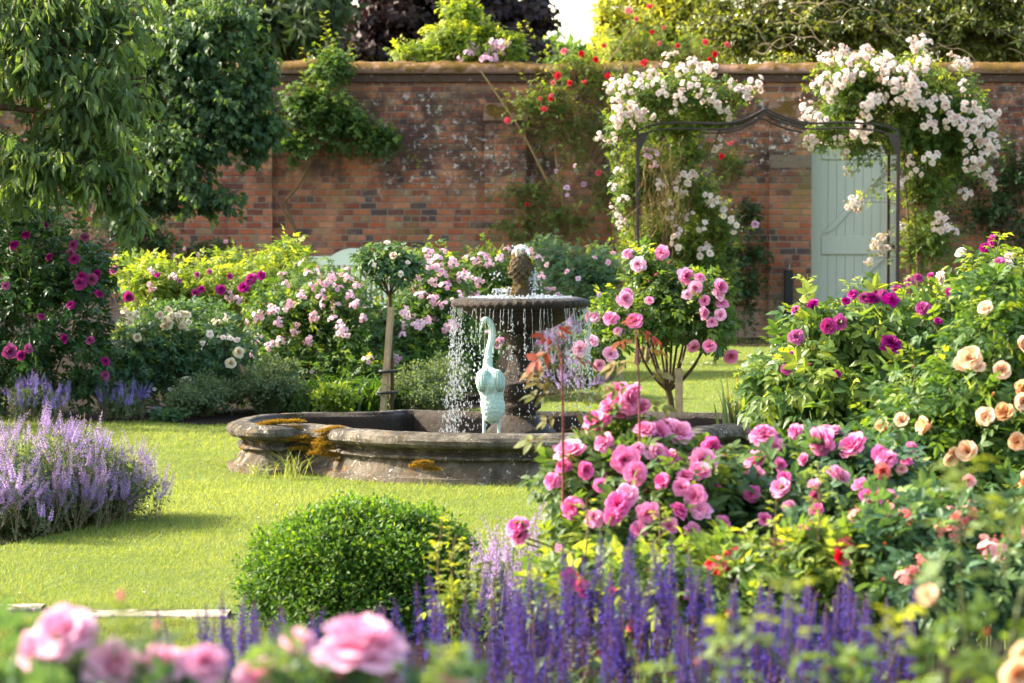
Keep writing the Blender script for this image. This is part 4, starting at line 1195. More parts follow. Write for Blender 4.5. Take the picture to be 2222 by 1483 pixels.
Q = {
    'white': pm('blush_white', (.86, .56, .48), (.84, .77, .71)),
    'cream': pm('cream', (.80, .62, .34), (.86, .80, .66)),
    'pink': pm('rose_pink', (.72, .035, .25), (.90, .27, .54)),
    'pinkp': pm('clear_pink', (.80, .10, .34), (.90, .46, .66)),
    'pale': pm('pale_pink', (.80, .36, .38), (.86, .62, .64)),
    'soft': pm('soft_pink', (.82, .26, .42), (.90, .70, .80)),
    'magenta': pm('magenta', (.30, .004, .11), (.54, .020, .30)),
    'purple': pm('purple_crimson', (.18, .003, .075), (.38, .015, .21)),
    'red': pm('red', (.48, .004, .012), (.72, .012, .035)),
    'coral': pm('coral', (.80, .16, .13), (.85, .36, .34)),
    'peach': pm('peach', (.88, .40, .15), (.93, .68, .43)),
    'near': pm('rose_near', (.78, .13, .35), (.87, .53, .69)),
    'lilac': pm('lilac', (.55, .25, .42), (.70, .45, .62)),
}
pxs = lambda s, z: [tuple(float(v) for v in a.split(',')) + ((z,) if a.count(',') == 1 else ()) for a in s.split()]

# ================================================================== ROSE BEDS BEHIND THE POOL
plant('rose_bush', 'dense dark rose bush with scattered deep magenta roses under the weeping tree', 'rose bush', G(90, 893), [
    blob(60, 640, 150, 190, 22.9, .8), blob(170, 610, 90, 150, 22.7, .5), blob(40, 500, 150, 100, 23.2, .7), blob(190, 760, 60, 90, 22.7, .4), blob(-140, 640, 160, 210, 23.2, .8), blob(60, 800, 110, 60, 22.8, .5), blob(40, 850, 160, 45, 22.9, .5), blob(190, 850, 70, 40, 22.7, .35), blob(-120, 830, 160, 60, 23.2, .6)],
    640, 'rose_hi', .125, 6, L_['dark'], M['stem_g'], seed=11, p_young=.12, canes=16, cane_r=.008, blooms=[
    ('full', 'purple', Q['purple'], pxs('58,511 97,490 32,533 163,565,26 160,532 155,548 175,615,30 180,600 200,605,30 213,595 14,620 155,663 138,735 197,740 23,763,34 63,757 45,772 228,785 228,815 185,515 110,560 215,640 90,690', 22), 'rose_bloom')],
    bud=('bud', 'purple', Q['purple'], .03), budn=20)
plant('rose_bush', 'yellow green rose bush dotted with magenta roses in front of the wall', 'rose bush', G(420, 800) , [
    blob(330, 625, 95, 62, 26.6, .6), blob(450, 640, 110, 75, 26.8, .6), blob(560, 630, 80, 70, 26.8, .6), blob(620, 575, 70, 50, 27.2, .5), blob(280, 590, 45, 40, 26.9, .4), blob(500, 580, 45, 36, 27.3, .4), blob(420, 700, 150, 50, 26.6, .6), blob(420, 760, 190, 60, 26.2, .6)],
    800, 'rose7_lo', .115, 6, L_['fresh'], M['stem_g'], seed=12, p_young=.75, young_zone=.5, up=.3, blooms=[
    ('full', 'magenta', Q['magenta'], pxs('250,588,24 280,643,26 450,672,16 480,630,26 530,625,28 548,605,26 568,598,20 570,655,32 320,683,20 425,635,20 437,628,16 282,735,22 427,597,14 540,612,20 500,600,16 455,590,14 342,598,14 390,610,12', 18), 'rose_bloom'),
    ('truss', 'soft', Q['soft'], pxs('328,585 330,623 375,600 500,645 605,625 520,652', 22), 'rose_truss')],
    bud=('bud', 'magenta', Q['magenta'], .028), budn=30)
plant('rose_bush', 'low white rose bush with a few big cream blooms at the edge of the bed', 'rose bush', G(400, 893), [
    blob(340, 760, 105, 90, 23.6, .45), blob(460, 770, 90, 85, 23.7, .45), blob(400, 700, 110, 45, 24.0, .4), blob(270, 800, 60, 80, 23.4, .35), blob(430, 840, 130, 50, 23.6, .4), blob(280, 850, 70, 40, 23.4, .35)],
    600, 'rose_lo', .115, 6, L_['blue'], M['stem_g'], seed=13, p_young=.2, canes=14, cane_r=.006, blooms=[
    ('truss', 'cream', Q['cream'], pxs('360,690,40 380,692,46 398,696,40 285,682,40 402,700,30 470,700,20 490,690,18', 22), 'rose_truss'),
    ('cup', 'cream', Q['cream'], pxs('520,765,26 502,790,26 405,828,28 300,733,20 240,742,16', 20), 'rose_bloom'),
    ('mid', 'white', Q['white'], pxs('455,725,18 485,733 500,735 515,738 440,745,14 370,845,12 335,845,10', 16), 'rose_bloom')],
    bud=('bud', 'pale', Q['pale'], .025), budn=14)
pale_spots = pxs('560,690,26 570,680 592,672,26 605,700 585,750,22 620,617 668,592 720,600,22 715,615,24 735,625 700,640,24 700,660 745,720,28 738,708,24 690,590 655,640 680,690 630,660 640,720 610,740,24 760,640 790,690 700,612,20 755,605,22 680,620,20 770,660,22 800,780,24 560,735,24 670,740,22 720,690,22 655,570 545,770,24', 20)
plant('rose_bush', 'pale pink rose bush left of the standard rose, many open clusters', 'rose bush', G(660, 860), [
    blob(610, 700, 80, 90, 25.2, .5), blob(700, 690, 90, 110, 25.2, .55), blob(770, 720, 70, 90, 25.0, .5), blob(640, 640, 60, 60, 25.6, .4), blob(660, 790, 150, 60, 24.9, .5), blob(760, 810, 100, 50, 24.6, .4), blob(740, 640, 70, 50, 25.8, .4)],
    760, 'rose_lo', .11, 6, L_['mid'], M['stem_g'], seed=14, p_young=.35, blooms=[('truss_open', 'soft', Q['soft'], pale_spots, 'rose_truss')],
    extra=[('truss_open', 'pale', Q['pale'], 26, .085, 'rose_truss')], bud=('bud', 'coral', Q['coral'], .022), budn=44)
plant('rose_bush', 'tall pale pink rose bush between standard rose and fountain bowl', 'rose bush', G(920, 850), [
    blob(930, 620, 75, 80, 26.0, .5), blob(900, 710, 100, 80, 25.6, .5), blob(980, 690, 60, 90, 25.8, .5), blob(950, 770, 90, 50, 25.4, .4), blob(870, 770, 60, 50, 25.2, .4), blob(930, 820, 110, 40, 25.0, .45), blob(1030, 790, 60, 70, 25.4, .4)],
    720, 'rose_lo', .12, 6, L_['mid'], M['stem_g'], seed=15, p_young=.2, blooms=[('truss_open', 'soft', Q['soft'], pxs('930,550,24 945,560,26 962,545,20 925,575,24 950,580,30 965,595,26 905,600 985,570,26 1000,600,26 970,620,28 915,640,26 940,650,24 960,660,24 880,680,26 905,705,24 920,700,22 975,710,28 985,705,22 930,695,20 880,705,18 860,780,24 800,785,22 875,725,18 1000,640,20 985,655,18 940,610,22 895,620,20', 22), 'rose_truss')],
    extra=[('truss_open', 'pale', Q['pale'], 20, .08, 'rose_truss')], bud=('bud', 'coral', Q['coral'], .022), budn=40)
plant('rose_bush', 'pale pink rose bush directly behind the acorn finial', 'rose bush', P(1070, 760, 28.6) * (1, 1, 0), [
    blob(1040, 600, 70, 60, 28.8, .5), blob(1110, 620, 80, 70, 28.8, .5), blob(1050, 700, 100, 70, 28.4, .5)],
    330, 'rose_lo', .105, 6, L_['mid'], M['stem_g'], seed=16, p_young=.4, blooms=[('truss_open', 'soft', Q['soft'], pxs('1052,555,24 1030,565,20 1062,570,20 1085,560,18 1015,600,22 1040,610,24 1100,540,18 1170,560,20 1175,600,18 1150,545,16 1030,640,22 1190,630,16 1010,560,18', 20), 'rose_truss'), ('mid', 'pinkp', Q['pinkp'], pxs('1058,727,18 1077,745,22 1085,740,22 1043,772,18 1160,750,22 1167,745,18', 18), 'rose_bloom')],
    extra=[('truss_open', 'pale', Q['pale'], 16, .07, 'rose_truss')], bud=('bud', 'coral', Q['coral'], .02), budn=20)
plant('rose_bush', 'blue green rose bush with few pale flowers beside the arch foot', 'rose bush', P(1270, 790, 29.4) * (1, 1, 0), [
    blob(1220, 600, 75, 80, 29.6, .5), blob(1300, 610, 60, 100, 29.8, .5), blob(1250, 690, 90, 80, 29.2, .5), blob(1180, 560, 50, 50, 30, .4)],
    420, 'rose_lo', .10, 6, L_['blue'], M['stem_g'], seed=17, p_young=.25, blooms=[('mid', 'soft', Q['soft'], pxs('1230,590 1255,605 1320,570 1300,640 1210,640 1290,560', 13), 'rose_bloom')],
    extra=[('mid', 'pale', Q['pale'], 10, .055, 'rose_bloom')])
# grey green mounds, straps and small bushes along the front of the bed
def mound(name, label, cat, base, blobs, n, mat, seed, size=.022, L=11, group=None, leaf='oval_lo', spikes=0, scol=None, up=.55, mode='up'):
    r = plant(name, label, cat, base, blobs, n, leaf, size, L, mat, M['stem_g'], group, seed, up=up, inner=.45, low=.85, mode=mode, p_young=.2, stem_r=.0018, canes=0, t0=.1, root_drop=.75, clump=.10)
    return r
mound('catmint_mound', 'grey green catmint mound behind the plant label', 'catmint', G(440, 918), [blob(440, 865, 75, 50, 23.0, .3), blob(400, 880, 50, 36, 22.7, .22)], 420, L_['grey'], 21, .03)
mound('catmint_mound', 'taller grey green catmint mound with faded spikes by the daylilies', 'catmint', G(580, 917), [blob(580, 855, 85, 60, 23.2, .3), blob(600, 815, 60, 40, 23.4, .25)], 480, L_['grey'], 22, .03)
mound('catmint_mound', 'grey green catmint mound between the stake and the fountain spray', 'catmint', G(920, 893), [blob(900, 845, 70, 55, 23.6, .3), blob(960, 835, 60, 65, 23.8, .3), blob(940, 870, 70, 30, 23.4, .25)], 480, L_['grey'], 23, .03)
mound('small_shrub', 'little bright green shrub among the daylilies behind the pool rim', 'shrub', G(730, 905), [blob(728, 872, 48, 38, 22.9, .2)], 220, L_['fresh'], 24, .04)
mound('small_shrub', 'tiny pale herb in front of the plant label at the lawn edge', 'shrub', G(365, 921), [blob(362, 908, 32, 14, 22.5, .12)], 70, L_['blue'], 25, .05, 6)
def straps(name, label, cat, base, n, h, spread, wd, mat, seed, arc=.6, yel=.15, group=None):
    rng = np.random.default_rng(seed); mb = MB()
    root = thing(name, label, cat, base, group)
    K = 9; t = np.linspace(0, 1, K)
    for k in range(n):
        a = rng.uniform(0, 6.283); d = np.array([math.cos(a), math.sin(a), 0]); q = np.array([-d[1], d[0], 0])
        o_ = np.append(rng.normal(0, spread * .25, 2), 0); H = h * rng.uniform(.6, 1.1); ln = spread * rng.uniform(.25, 1.0)
        c = o_ + d * (ln * t ** 1.7)[:, None] + np.array([0, 0, 1]) * (H * (t - arc * rng.uniform(.5, 1.2) * t ** 2.6))[:, None]
        w2 = wd * .5 * np.sin(np.pi * np.clip(.12 + .88 * t, 0, 1)) ** .6 * (1 - t * .55)
        V = np.concatenate([c - q * w2[:, None] + (0, 0, .15 * wd), c, c + q * w2[:, None] + (0, 0, .15 * wd)])
        i = np.arange(K - 1)
        Fq = np.concatenate([np.stack([i, i + 1, i + 1 + K, i + K], -1), np.stack([i + K, i + 1 + K, i + 1 + 2 * K, i + 2 * K], -1)])
        mb.add(V, Fq, rng.random(), rng.random() if rng.random() < yel else 0)
    mb.obj('foliage', mat, root); return root
for k, (x, D) in enumerate(((625, 23.6), (680, 24.0), (740, 23.9), (790, 23.5), (815, 24.0), (650, 24.4), (710, 24.5), (770, 24.5), (850, 23.9))):
    straps('daylily_clump', ['arching daylily clump beside the tall catmint mound', 'arching daylily clump behind the little bright shrub'][0] if k == 0 else 'lush strap leaved daylily clump in the shade behind the pool', 'daylily', P(x, 900, D) * (1, 1, 0), 90, .42, .34, .028, L_['strap'], 40 + k, .7, .05, None if k == 0 else 'daylilies behind the pool')

# ================================================================== STANDARD ROSES
t1 = P(846, 893, 23.3); tb = np.array([t1[0], 23.3, 0])
lim = [([P(849, 900, 23.3) * (1, 1, 0) + (0, 0, 0), P(850, 820, 23.3), P(847, 720, 23.3), P(846, 640, 23.3)], .019, .015)]
for ex, ey, dd in ((800, 585, 0), (815, 560, .1), (830, 590, -.12), (868, 560, .05), (880, 590, -.08), (895, 570, .12), (850, 575, .15)):
    lim.append(([P(846, 642, 23.3), P(846 + (ex - 846) * .45, 642 + (ey - 642) * .35, 23.3 + dd * .5), P(ex, ey, 23.3 + dd)], .009, .004))
plant('standard_rose', 'young standard rose with thin trunk and one white bloom, left of the fountain', 'standard rose', tb, [blob(845, 580, 64, 46, 23.3, .2), blob(800, 575, 30, 30, 23.3, .12), blob(888, 590, 26, 34, 23.3, .12)],
    90, 'rose_hi', .105, 5, L_['blue'], M['bark'], seed=31, p_young=.15, canes=0, limbs=lim, wood='trunk', crown='crown', blooms=[
    ('ball', 'white', Q['white'], [(856, 557, 22)], 'rose_bloom'), ('mid', 'white', Q['white'], pxs('840,528,16 870,595,16 812,575,12 885,570,12', 14), 'rose_bloom')], bud=('bud', 'pale', Q['pale'], .022), budn=6)
def stake(name, label, p0, p1, D, w_, ties):
    a = P(*p0, D); b = P(*p1, D); base = np.array([a[0], D, 0])
    r = thing(name, label, 'stake', base)
    mb = MB(); A = a * (1, 1, 0) - base - (0, 0, .1); B = b - base
    tubes(mb, np.array([[A, A * .5 + B * .5, B]]), w_ * .62, 4); mb.obj('post', M['stake'], r)
    for y in ties:
        t = (y - p0[1]) / (p1[1] - p0[1]); c = a * (1, 1, 0) * (1 - t) + B * 0 + (base + A) * 0
        z = P(p0[0], y, D)[2]; x = a[0] + (b[0] - a[0]) * t
        mb = MB(); th = np.linspace(0, 2 * np.pi, 20); tx = P(850, y, D)[0] if name == 'wooden_stake' and p0[0] < 1000 else x + .05
        mid = (x + tx) / 2; hw_ = abs(tx - x) / 2 + w_ * .9
        ring = np.stack([mid - base[0] + hw_ * np.cos(th), w_ * .95 * np.sin(th), z + 0 * th], -1)
        tubes(mb, ring, .012, 6); mb.obj('tie', M['black'], r, True)
stake('wooden_stake', 'leaning wooden stake tied to the thin standard rose', (828, 894), (849, 668), 23.22, .045, (806, 852))
t2 = P(1462, 915, 22.8); tb2 = np.array([t2[0], 22.8, 0])
lim = [([P(1462, 925, 22.8) * (1, 1, 0), P(1460, 905, 22.8), P(1455, 870, 22.8), P(1450, 848, 22.8)], .022, .024)]
for ex, ey, dd in ((1392, 772, 0), (1405, 745, .12), (1418, 760, -.1), (1432, 735, .15), (1445, 745, -.15), (1458, 730, .08), (1470, 740, -.05), (1490, 745, .15), (1515, 780, .02), (1530, 752, -.08), (1480, 760, -.2)):
    lim.append(([P(1450, 850, 22.8), P(1450 + (ex - 1450) * .55, 850 + (ey - 850) * .42, 22.8 + dd * .6), P(ex, ey, 22.8 + dd), P(ex + (ex - 1450) * .2, ey - 50, 22.8 + dd * 1.3)], .012, .006))
plant('standard_rose', 'bushy standard rose smothered in bright pink blooms on a multi stemmed trunk', 'standard rose', tb2, [
    blob(1460, 690, 120, 75, 22.8, .38), blob(1420, 630, 80, 70, 22.9, .3), blob(1520, 640, 60, 60, 22.8, .28), blob(1345, 690, 70, 60, 22.6, .28), blob(1545, 710, 50, 60, 22.7, .25), blob(1400, 580, 45, 50, 22.9, .2), blob(1295, 760, 55, 45, 22.4, .22)],
    300, 'rose_hi', .115, 6, L_['lime'], M['bark'], seed=32, p_young=.5, canes=0, limbs=lim, wood='trunk', crown='crown', blooms=[
    ('mix', 'pink', Q['pink'], pxs('1437,550,36 1378,700,38 1503,750,34 1540,752,34 1583,770,36 1325,693,36', 34), 'rose_bloom'),
    ('mix', 'pinkp', Q['pinkp'], pxs('1385,575,36 1363,553,28 1487,600,40 1510,625,36 1517,605,28 1560,625,38 1556,642,34 1565,662,34 1525,680,30 1562,686,32 1355,650,38 1360,638,30 1283,688,30 1292,690,26 1260,757,36 1285,742,32 1322,770,36 1300,792,30 1530,655,28 1490,640,24 1340,720,22 1410,655,24 1545,700,26', 30), 'rose_bloom')],
    bud=('bud', 'pink', Q['pink'], .035), budn=22)
stake('wooden_stake', 'short square wooden stake beside the bushy pink standard rose', (1474, 918), (1473, 800), 22.65, .05, (908,))

# ================================================================== ARCH ROSES
lw = '1330,182 1356,174 1320,190 1385,168 1415,160 1453,122,36 1446,140 1505,137 1478,152 1525,150,36 1542,150 1497,182,36 1517,194 1565,238,38 1577,246 1610,199,36 1622,205 1642,178,36 1648,190 1475,210,32 1350,248,40 1340,262 1372,235,36 1386,242,36 1402,255,40 1345,232 1303,300,24 1330,300,26 1358,200 1395,190 1530,217,28 1590,190 1440,200 1425,178 1545,205 1462,238,24 1368,270 1338,220 1490,385,36 1502,378,24 1468,410,28 1482,416,24 1541,430,28 1547,442,26 1565,437,24 1575,470,34 1592,490,32 1558,313,36 1494,470,26 1527,492,28 1470,500,30 1465,530,36 1530,545,36 1330,405,26 1332,455,24 1345,480,28 1455,470,24 1350,430,24 1340,370,22 1430,400,22 1450,440,20'
plant('climbing_rose', 'blush white climbing rose on the post nearest the fountain and over the arch', 'climbing rose', P(1400, 790, 31.2) * (1, 1, 0), [
    blob(1400, 215, 85, 65, 31.3, .45), blob(1490, 205, 90, 60, 31.4, .45), blob(1580, 215, 60, 40, 31.6, .35), blob(1450, 285, 90, 50, 31.6, .5), blob(1530, 255, 70, 36, 31.7, .4), blob(1350, 290, 45, 70, 31.2, .35), blob(1490, 350, 55, 60, 31.7, .45), blob(1510, 440, 60, 80, 31.8, .45), blob(1490, 540, 65, 80, 31.9, .45), blob(1370, 420, 45, 130, 31.3, .35), blob(1380, 580, 50, 110, 31.4, .35), blob(1480, 650, 70, 80, 31.9, .4), blob(1415, 400, 60, 120, 31.5, .35), blob(1430, 540, 65, 110, 31.6, .4), blob(1555, 500, 55, 80, 31.9, .35), blob(1540, 600, 70, 80, 31.9, .4)],
    1750, 'rose_lo', .10, 5, L_['lime2'], M['stem_b'], seed=51, p_young=.55, canes=14, cane_r=.010, blooms=[
    ('truss', 'white', Q['white'], [(x, y, z * 1.02) for x, y, z in pxs(lw, 30)], 'rose_truss'), ('truss', 'soft', Q['soft'], pxs('1412,330,34 1405,338,26 1418,357,20 1500,380,14', 26), 'rose_truss'), ('mid', 'lilac', Q['lilac'], [(1638, 487, 18)], 'rose_bloom')],
    bud=('bud', 'coral', Q['coral'], .022), budn=50)
# tangle of old dry twigs hanging inside the arch post
ar = bpy.data.objects['climbing_rose']
rng = np.random.default_rng(52); mb = MB(); bb = np.array(ar.location)
for k in range(100):
    x0 = rng.uniform(1392, 1475); y0 = rng.uniform(300, 420); D = 31.25 + rng.normal(0, .18)
    pts = [P(x0, y0, D)]
    for j in range(5): pts.append(P(x0 + rng.normal(0, 7) * (j + 1) * .6, y0 + (j + 1) * rng.uniform(12, 34), D + rng.normal(0, .05)))
    tubes(mb, smooth_path(np.array(pts) - bb, 12), .0018, 3, rng.random())
mb.obj('dry_twig_tangle', M['stem_y'], ar)
rw = '1780,130,36 1790,122,34 1802,137,34 1822,110,32 1834,113,28 1875,118,40 1884,110 1830,138,36 1850,127 1862,157,34 1840,165,34 1785,172,36 1793,180 1820,180,38 1838,170 1800,202,38 1770,185,30 1915,142,42 1922,157,40 1932,137,36 1970,160,40 1964,150 1980,92,26 2000,90,38 1997,103,34 1910,158,36 1935,182,44 1925,176,34 1948,182 1975,190,42 1990,196,38 1983,184,30 2005,145,40 2004,132 2070,130,34 2082,136,34 2096,140,30 2085,187,28 1875,235,44 1882,246,34 1905,220,40 1910,212,32 1946,220,30 1975,213,40 1990,222,32 2015,222,40 2040,216,42 2052,218,30 2095,230,38 2110,232,30 2012,265,36 2022,276,30 2060,262,34 2086,270,44 2126,264,44 2142,258,36 2152,252,34 2158,270,32 2118,285,44 2110,278,34 2098,316,32 2146,310,44 2156,322,30 2148,330,34 1745,232,36 1750,250,34 1760,254,36 1782,262,34 1766,250,30 1866,284,42 1873,292,36 1752,305,34 1760,312,28 1820,302,28 1835,336,28 2020,342,34 1955,395,30 1976,350,26 1986,374,30 2100,356,40 2112,366,36 2122,360,30 2128,345,30 2140,380,34 2146,390,28 2151,402,26 1846,440,34 1856,447,32 1866,432,22 2095,420,28 1838,370,24 2036,480,36 2050,487,38 2062,500,34 2025,490,26 1915,515,34 1905,527,34 1912,540,28 1886,570,24 1955,490,20 1957,570,28 2040,605,30'
plant('climbing_rose', 'blush white climbing rose billowing over the arch beside the green door', 'climbing rose', P(1985, 790, 31.4) * (1, 1, 0), [
    blob(1850, 190, 95, 70, 31.5, .5), blob(1960, 200, 110, 85, 31.6, .6), blob(2060, 240, 90, 85, 31.7, .55), blob(1850, 260, 100, 50, 31.6, .5), blob(2080, 320, 80, 70, 31.7, .5), blob(1990, 310, 100, 70, 31.6, .5), blob(2010, 420, 70, 90, 31.7, .45), blob(2010, 530, 65, 90, 31.7, .4), blob(2120, 300, 50, 60, 31.7, .3), blob(1780, 300, 40, 30, 31.5, .25), blob(1870, 320, 50, 36, 31.6, .3)],
    1650, 'rose_lo', .105, 5, L_['lime2'], M['stem_b'], seed=53, p_young=.5, canes=0, limbs=[([P(1985, 790, 31.4) * (1, 1, 0), P(1992, 600, 31.5), P(1985, 430, 31.6), P(2010, 330, 31.6), P(2060, 260, 31.7)], .018, .008), ([P(1995, 790, 31.4) * (1, 1, 0), P(2000, 560, 31.6), P(2012, 420, 31.6), P(1980, 300, 31.6), P(1900, 225, 31.5)], .016, .007), ([P(1978, 790, 31.5) * (1, 1, 0), P(1975, 560, 31.6), P(1965, 400, 31.6), P(1955, 320, 31.6), P(1860, 262, 31.6)], .014, .006)], blooms=[('truss', 'white', Q['white'], [(x, y, z * 1.0) for x, y, z in pxs(rw, 30)], 'rose_truss')],
    bud=('bud', 'coral', Q['coral'], .022), budn=60, shoots=[
    ([(1965, 170), (1975, 140), (1990, 105), (1998, 92)], 31.5, .07, .3, 7, .005), ([(2030, 200), (2060, 170), (2075, 140)], 31.6, .07, .3, 7, .004),
    ([(1950, 330), (1900, 335), (1870, 355), (1845, 385)], 31.5, .08, .1, 12, .005), ([(1950, 400), (1910, 400), (1885, 415), (1862, 430)], 31.5, .08, .1, 8, .004), ([(1960, 480), (1930, 500), (1900, 520), (1885, 560)], 31.5, .08, .1, 10, .004), ([(1955, 345), (1925, 370), (1900, 395), (1890, 420)], 31.5, .08, .1, 10, .004)])

# ================================================================== PLANTS ON THE WALL
plant('wall_climber', 'leafy green climber on the shaded brickwork with yellow tips above the coping', 'climber', P(650, 733, 37.4) * (1, 1, 0), [
    blob(710, 265, 75, 70, 37.45, .28), blob(660, 230, 55, 60, 37.45, .25), blob(770, 290, 60, 50, 37.45, .25), blob(720, 150, 55, 50, 37.5, .28), blob(830, 310, 50, 36, 37.45, .18), blob(640, 320, 50, 40, 37.45, .2)],
    520, 'rose_lo', .12, 6, L_['mid'], M['stem_b'], seed=61, p_young=.35, canes=0, clump=.2, limbs=[
    ([P(650, 733, 37.5) * (1, 1, 0), P(655, 600, 37.55), P(640, 500, 37.55), P(620, 440, 37.55), P(650, 400, 37.55), P(690, 320, 37.5)], .028, .012), ([P(640, 500, 37.55), P(600, 430, 37.55), P(575, 380, 37.55)], .012, .006)],
    shoots=[([(705, 160), (712, 100), (706, 60), (700, 20)], 37.7, .11, .9, 22, .005), ([(725, 150), (722, 110), (735, 70)], 37.6, .10, .8, 12, .004), ([(690, 160), (670, 130), (650, 100)], 37.6, .09, .6, 8, .004), ([(735, 150), (755, 120), (762, 95)], 37.6, .09, .5, 8, .004), ([(820, 300), (870, 320), (915, 360)], 37.4, .1, .5, 12, .004)])
plant('wall_climber', 'sunlit yellow green rambler with pale pink clusters spilling over the mossy coping', 'climber', P(1000, 733, 38.7) * (1, 1, 0), [
    blob(900, 118, 55, 22, 38.2, .25), blob(975, 95, 60, 50, 38.3, .3), blob(1050, 95, 60, 48, 38.4, .3), blob(1105, 105, 40, 38, 38.3, .25), blob(1005, 30, 45, 40, 38.6, .3), blob(1000, 126, 140, 14, 38.1, .2)],
    420, 'rose_lo', .125, 6, L_['fresh'], M['stem_b'], seed=62, p_young=.75, young_zone=.4, canes=4, clump=.25, blooms=[('truss_open', 'soft', Q['soft'], pxs('1025,106,28 1018,114,22 1075,100,30 1090,104,34 1098,98,22 1062,108,24 1000,128,16 1055,126,28 1072,128,20', 24), 'rose_truss')],
    shoots=[([(965, 110), (970, 60), (1000, 20), (1030, -20)], 38.5, .10, .9, 14, .005), ([(930, 115), (890, 95), (860, 80)], 38.3, .09, .9, 10, .004), ([(755, 140), (760, 110), (765, 92)], 38.2, .07, .8, 8, .003), ([(1130, 120), (1150, 80), (1140, 40)], 38.4, .09, .7, 10, .004)])
red_spots = '1180,238,14 1210,165,18 1195,215,12 1262,117,16 1225,112,18 1292,130,16 1320,166,18 1331,168,12 1398,137,18 1365,25,20 1380,42,12 1410,15,14 1236,180,14 1102,262,16 1298,376,16 1143,444,10 1310,100,12 1268,178,10 1196,208,12 1172,215,10 1430,95,12 1470,100,12 1530,92,16 1577,98,16 1540,130,14 1550,118,14 1585,312,16 1566,340,14 1415,70,12 1440,60,10 1200,180,12'
plant('climbing_rose', 'airy red climbing rose trained across the middle of the brick wall', 'climbing rose', P(1220, 733, 37.3) * (1, 1, 0), [
    blob(1250, 150, 100, 80, 37.5, .3), blob(1330, 200, 100, 110, 37.5, .3), blob(1270, 300, 150, 120, 37.45, .25), blob(1180, 240, 120, 90, 37.45, .2), blob(1145, 430, 110, 70, 37.4, .25), blob(1220, 490, 130, 80, 37.35, .25), blob(1120, 500, 80, 50, 37.3, .2), blob(1330, 430, 80, 110, 37.45, .25), blob(1390, 110, 110, 100, 38.3, .4), blob(1500, 110, 90, 60, 38.4, .4), blob(1580, 370, 60, 90, 37.4, .25)],
    1000, 'rose7_lo', .085, 5, L_['lime2'], M['stem_t'], seed=63, p_young=.5, canes=0, clump=.12, inner=.75, blooms=[('mid', 'red', Q['red'], pxs(red_spots, 14), 'rose_bloom'), ('mid', 'lilac', Q['lilac'], pxs('1230,408,16 1231,424,10 1267,400,14 1247,360,10 1207,372,10', 12), 'rose_bloom')],
    limbs=[([P(1235, 733, 37.5) * (1, 1, 0), P(1228, 480, 37.5), P(1190, 400, 37.5), P(1140, 300, 37.5), P(1085, 215, 37.5), P(1040, 150, 37.5)], .024, .009),
           ([P(1235, 733, 37.5) * (1, 1, 0), P(1222, 470, 37.48), P(1208, 360, 37.48), P(1200, 240, 37.5)], .022, .009),
           ([P(1350, 733, 37.5) * (1, 1, 0), P(1335, 430, 37.5), P(1290, 360, 37.5), P(1265, 340, 37.5), P(1262, 240, 37.5)], .021, .008),
           ([P(1235, 733, 37.5) * (1, 1, 0), P(1180, 470, 37.4), P(1120, 430, 37.4), P(1070, 400, 37.4)], .016, .007), ([P(1350, 733, 37.5) * (1, 1, 0), P(1320, 250, 37.5), P(1300, 180, 37.6), P(1370, 60, 38)], .014, .005)])
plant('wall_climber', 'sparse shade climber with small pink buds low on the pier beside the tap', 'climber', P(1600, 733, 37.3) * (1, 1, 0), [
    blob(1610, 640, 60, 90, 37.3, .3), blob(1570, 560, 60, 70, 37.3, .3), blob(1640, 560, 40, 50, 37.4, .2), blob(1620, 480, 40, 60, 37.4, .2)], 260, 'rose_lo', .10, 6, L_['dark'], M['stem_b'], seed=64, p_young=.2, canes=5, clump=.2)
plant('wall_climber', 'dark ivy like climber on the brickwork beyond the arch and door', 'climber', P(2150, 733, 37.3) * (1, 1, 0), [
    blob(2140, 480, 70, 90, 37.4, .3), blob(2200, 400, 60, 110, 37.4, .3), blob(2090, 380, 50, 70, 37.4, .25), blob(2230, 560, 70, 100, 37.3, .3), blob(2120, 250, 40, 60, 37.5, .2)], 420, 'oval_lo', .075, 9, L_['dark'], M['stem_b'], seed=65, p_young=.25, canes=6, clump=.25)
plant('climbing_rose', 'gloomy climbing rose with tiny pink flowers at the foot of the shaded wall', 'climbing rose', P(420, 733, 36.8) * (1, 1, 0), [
    blob(330, 540, 90, 50, 36.9, .35), blob(440, 560, 70, 50, 37, .3), blob(280, 500, 80, 70, 36.9, .35), blob(380, 640, 120, 70, 36.7, .35)], 330, 'rose_lo', .10, 6, L_['dark'], M['stem_b'], seed=66, p_young=.1, blooms=[('mid', 'pale', Q['pale'], pxs('322,558,14 253,558,14 430,552,10 425,572,10 490,525,10 268,570,12 380,555,9 400,540,9', 12), 'rose_bloom')])

# ================================================================== TREES
def limbs_for(base, fork, ends, r0, r1, D):
    out = [([base, (base + fork) / 2 + (.05, 0, 0), fork], r0, r0 * .7)]
    for e in ends: out.append(([fork, fork * .45 + e * .55 + (0, 0, .25), e], r0 * .45, r1))
    return out
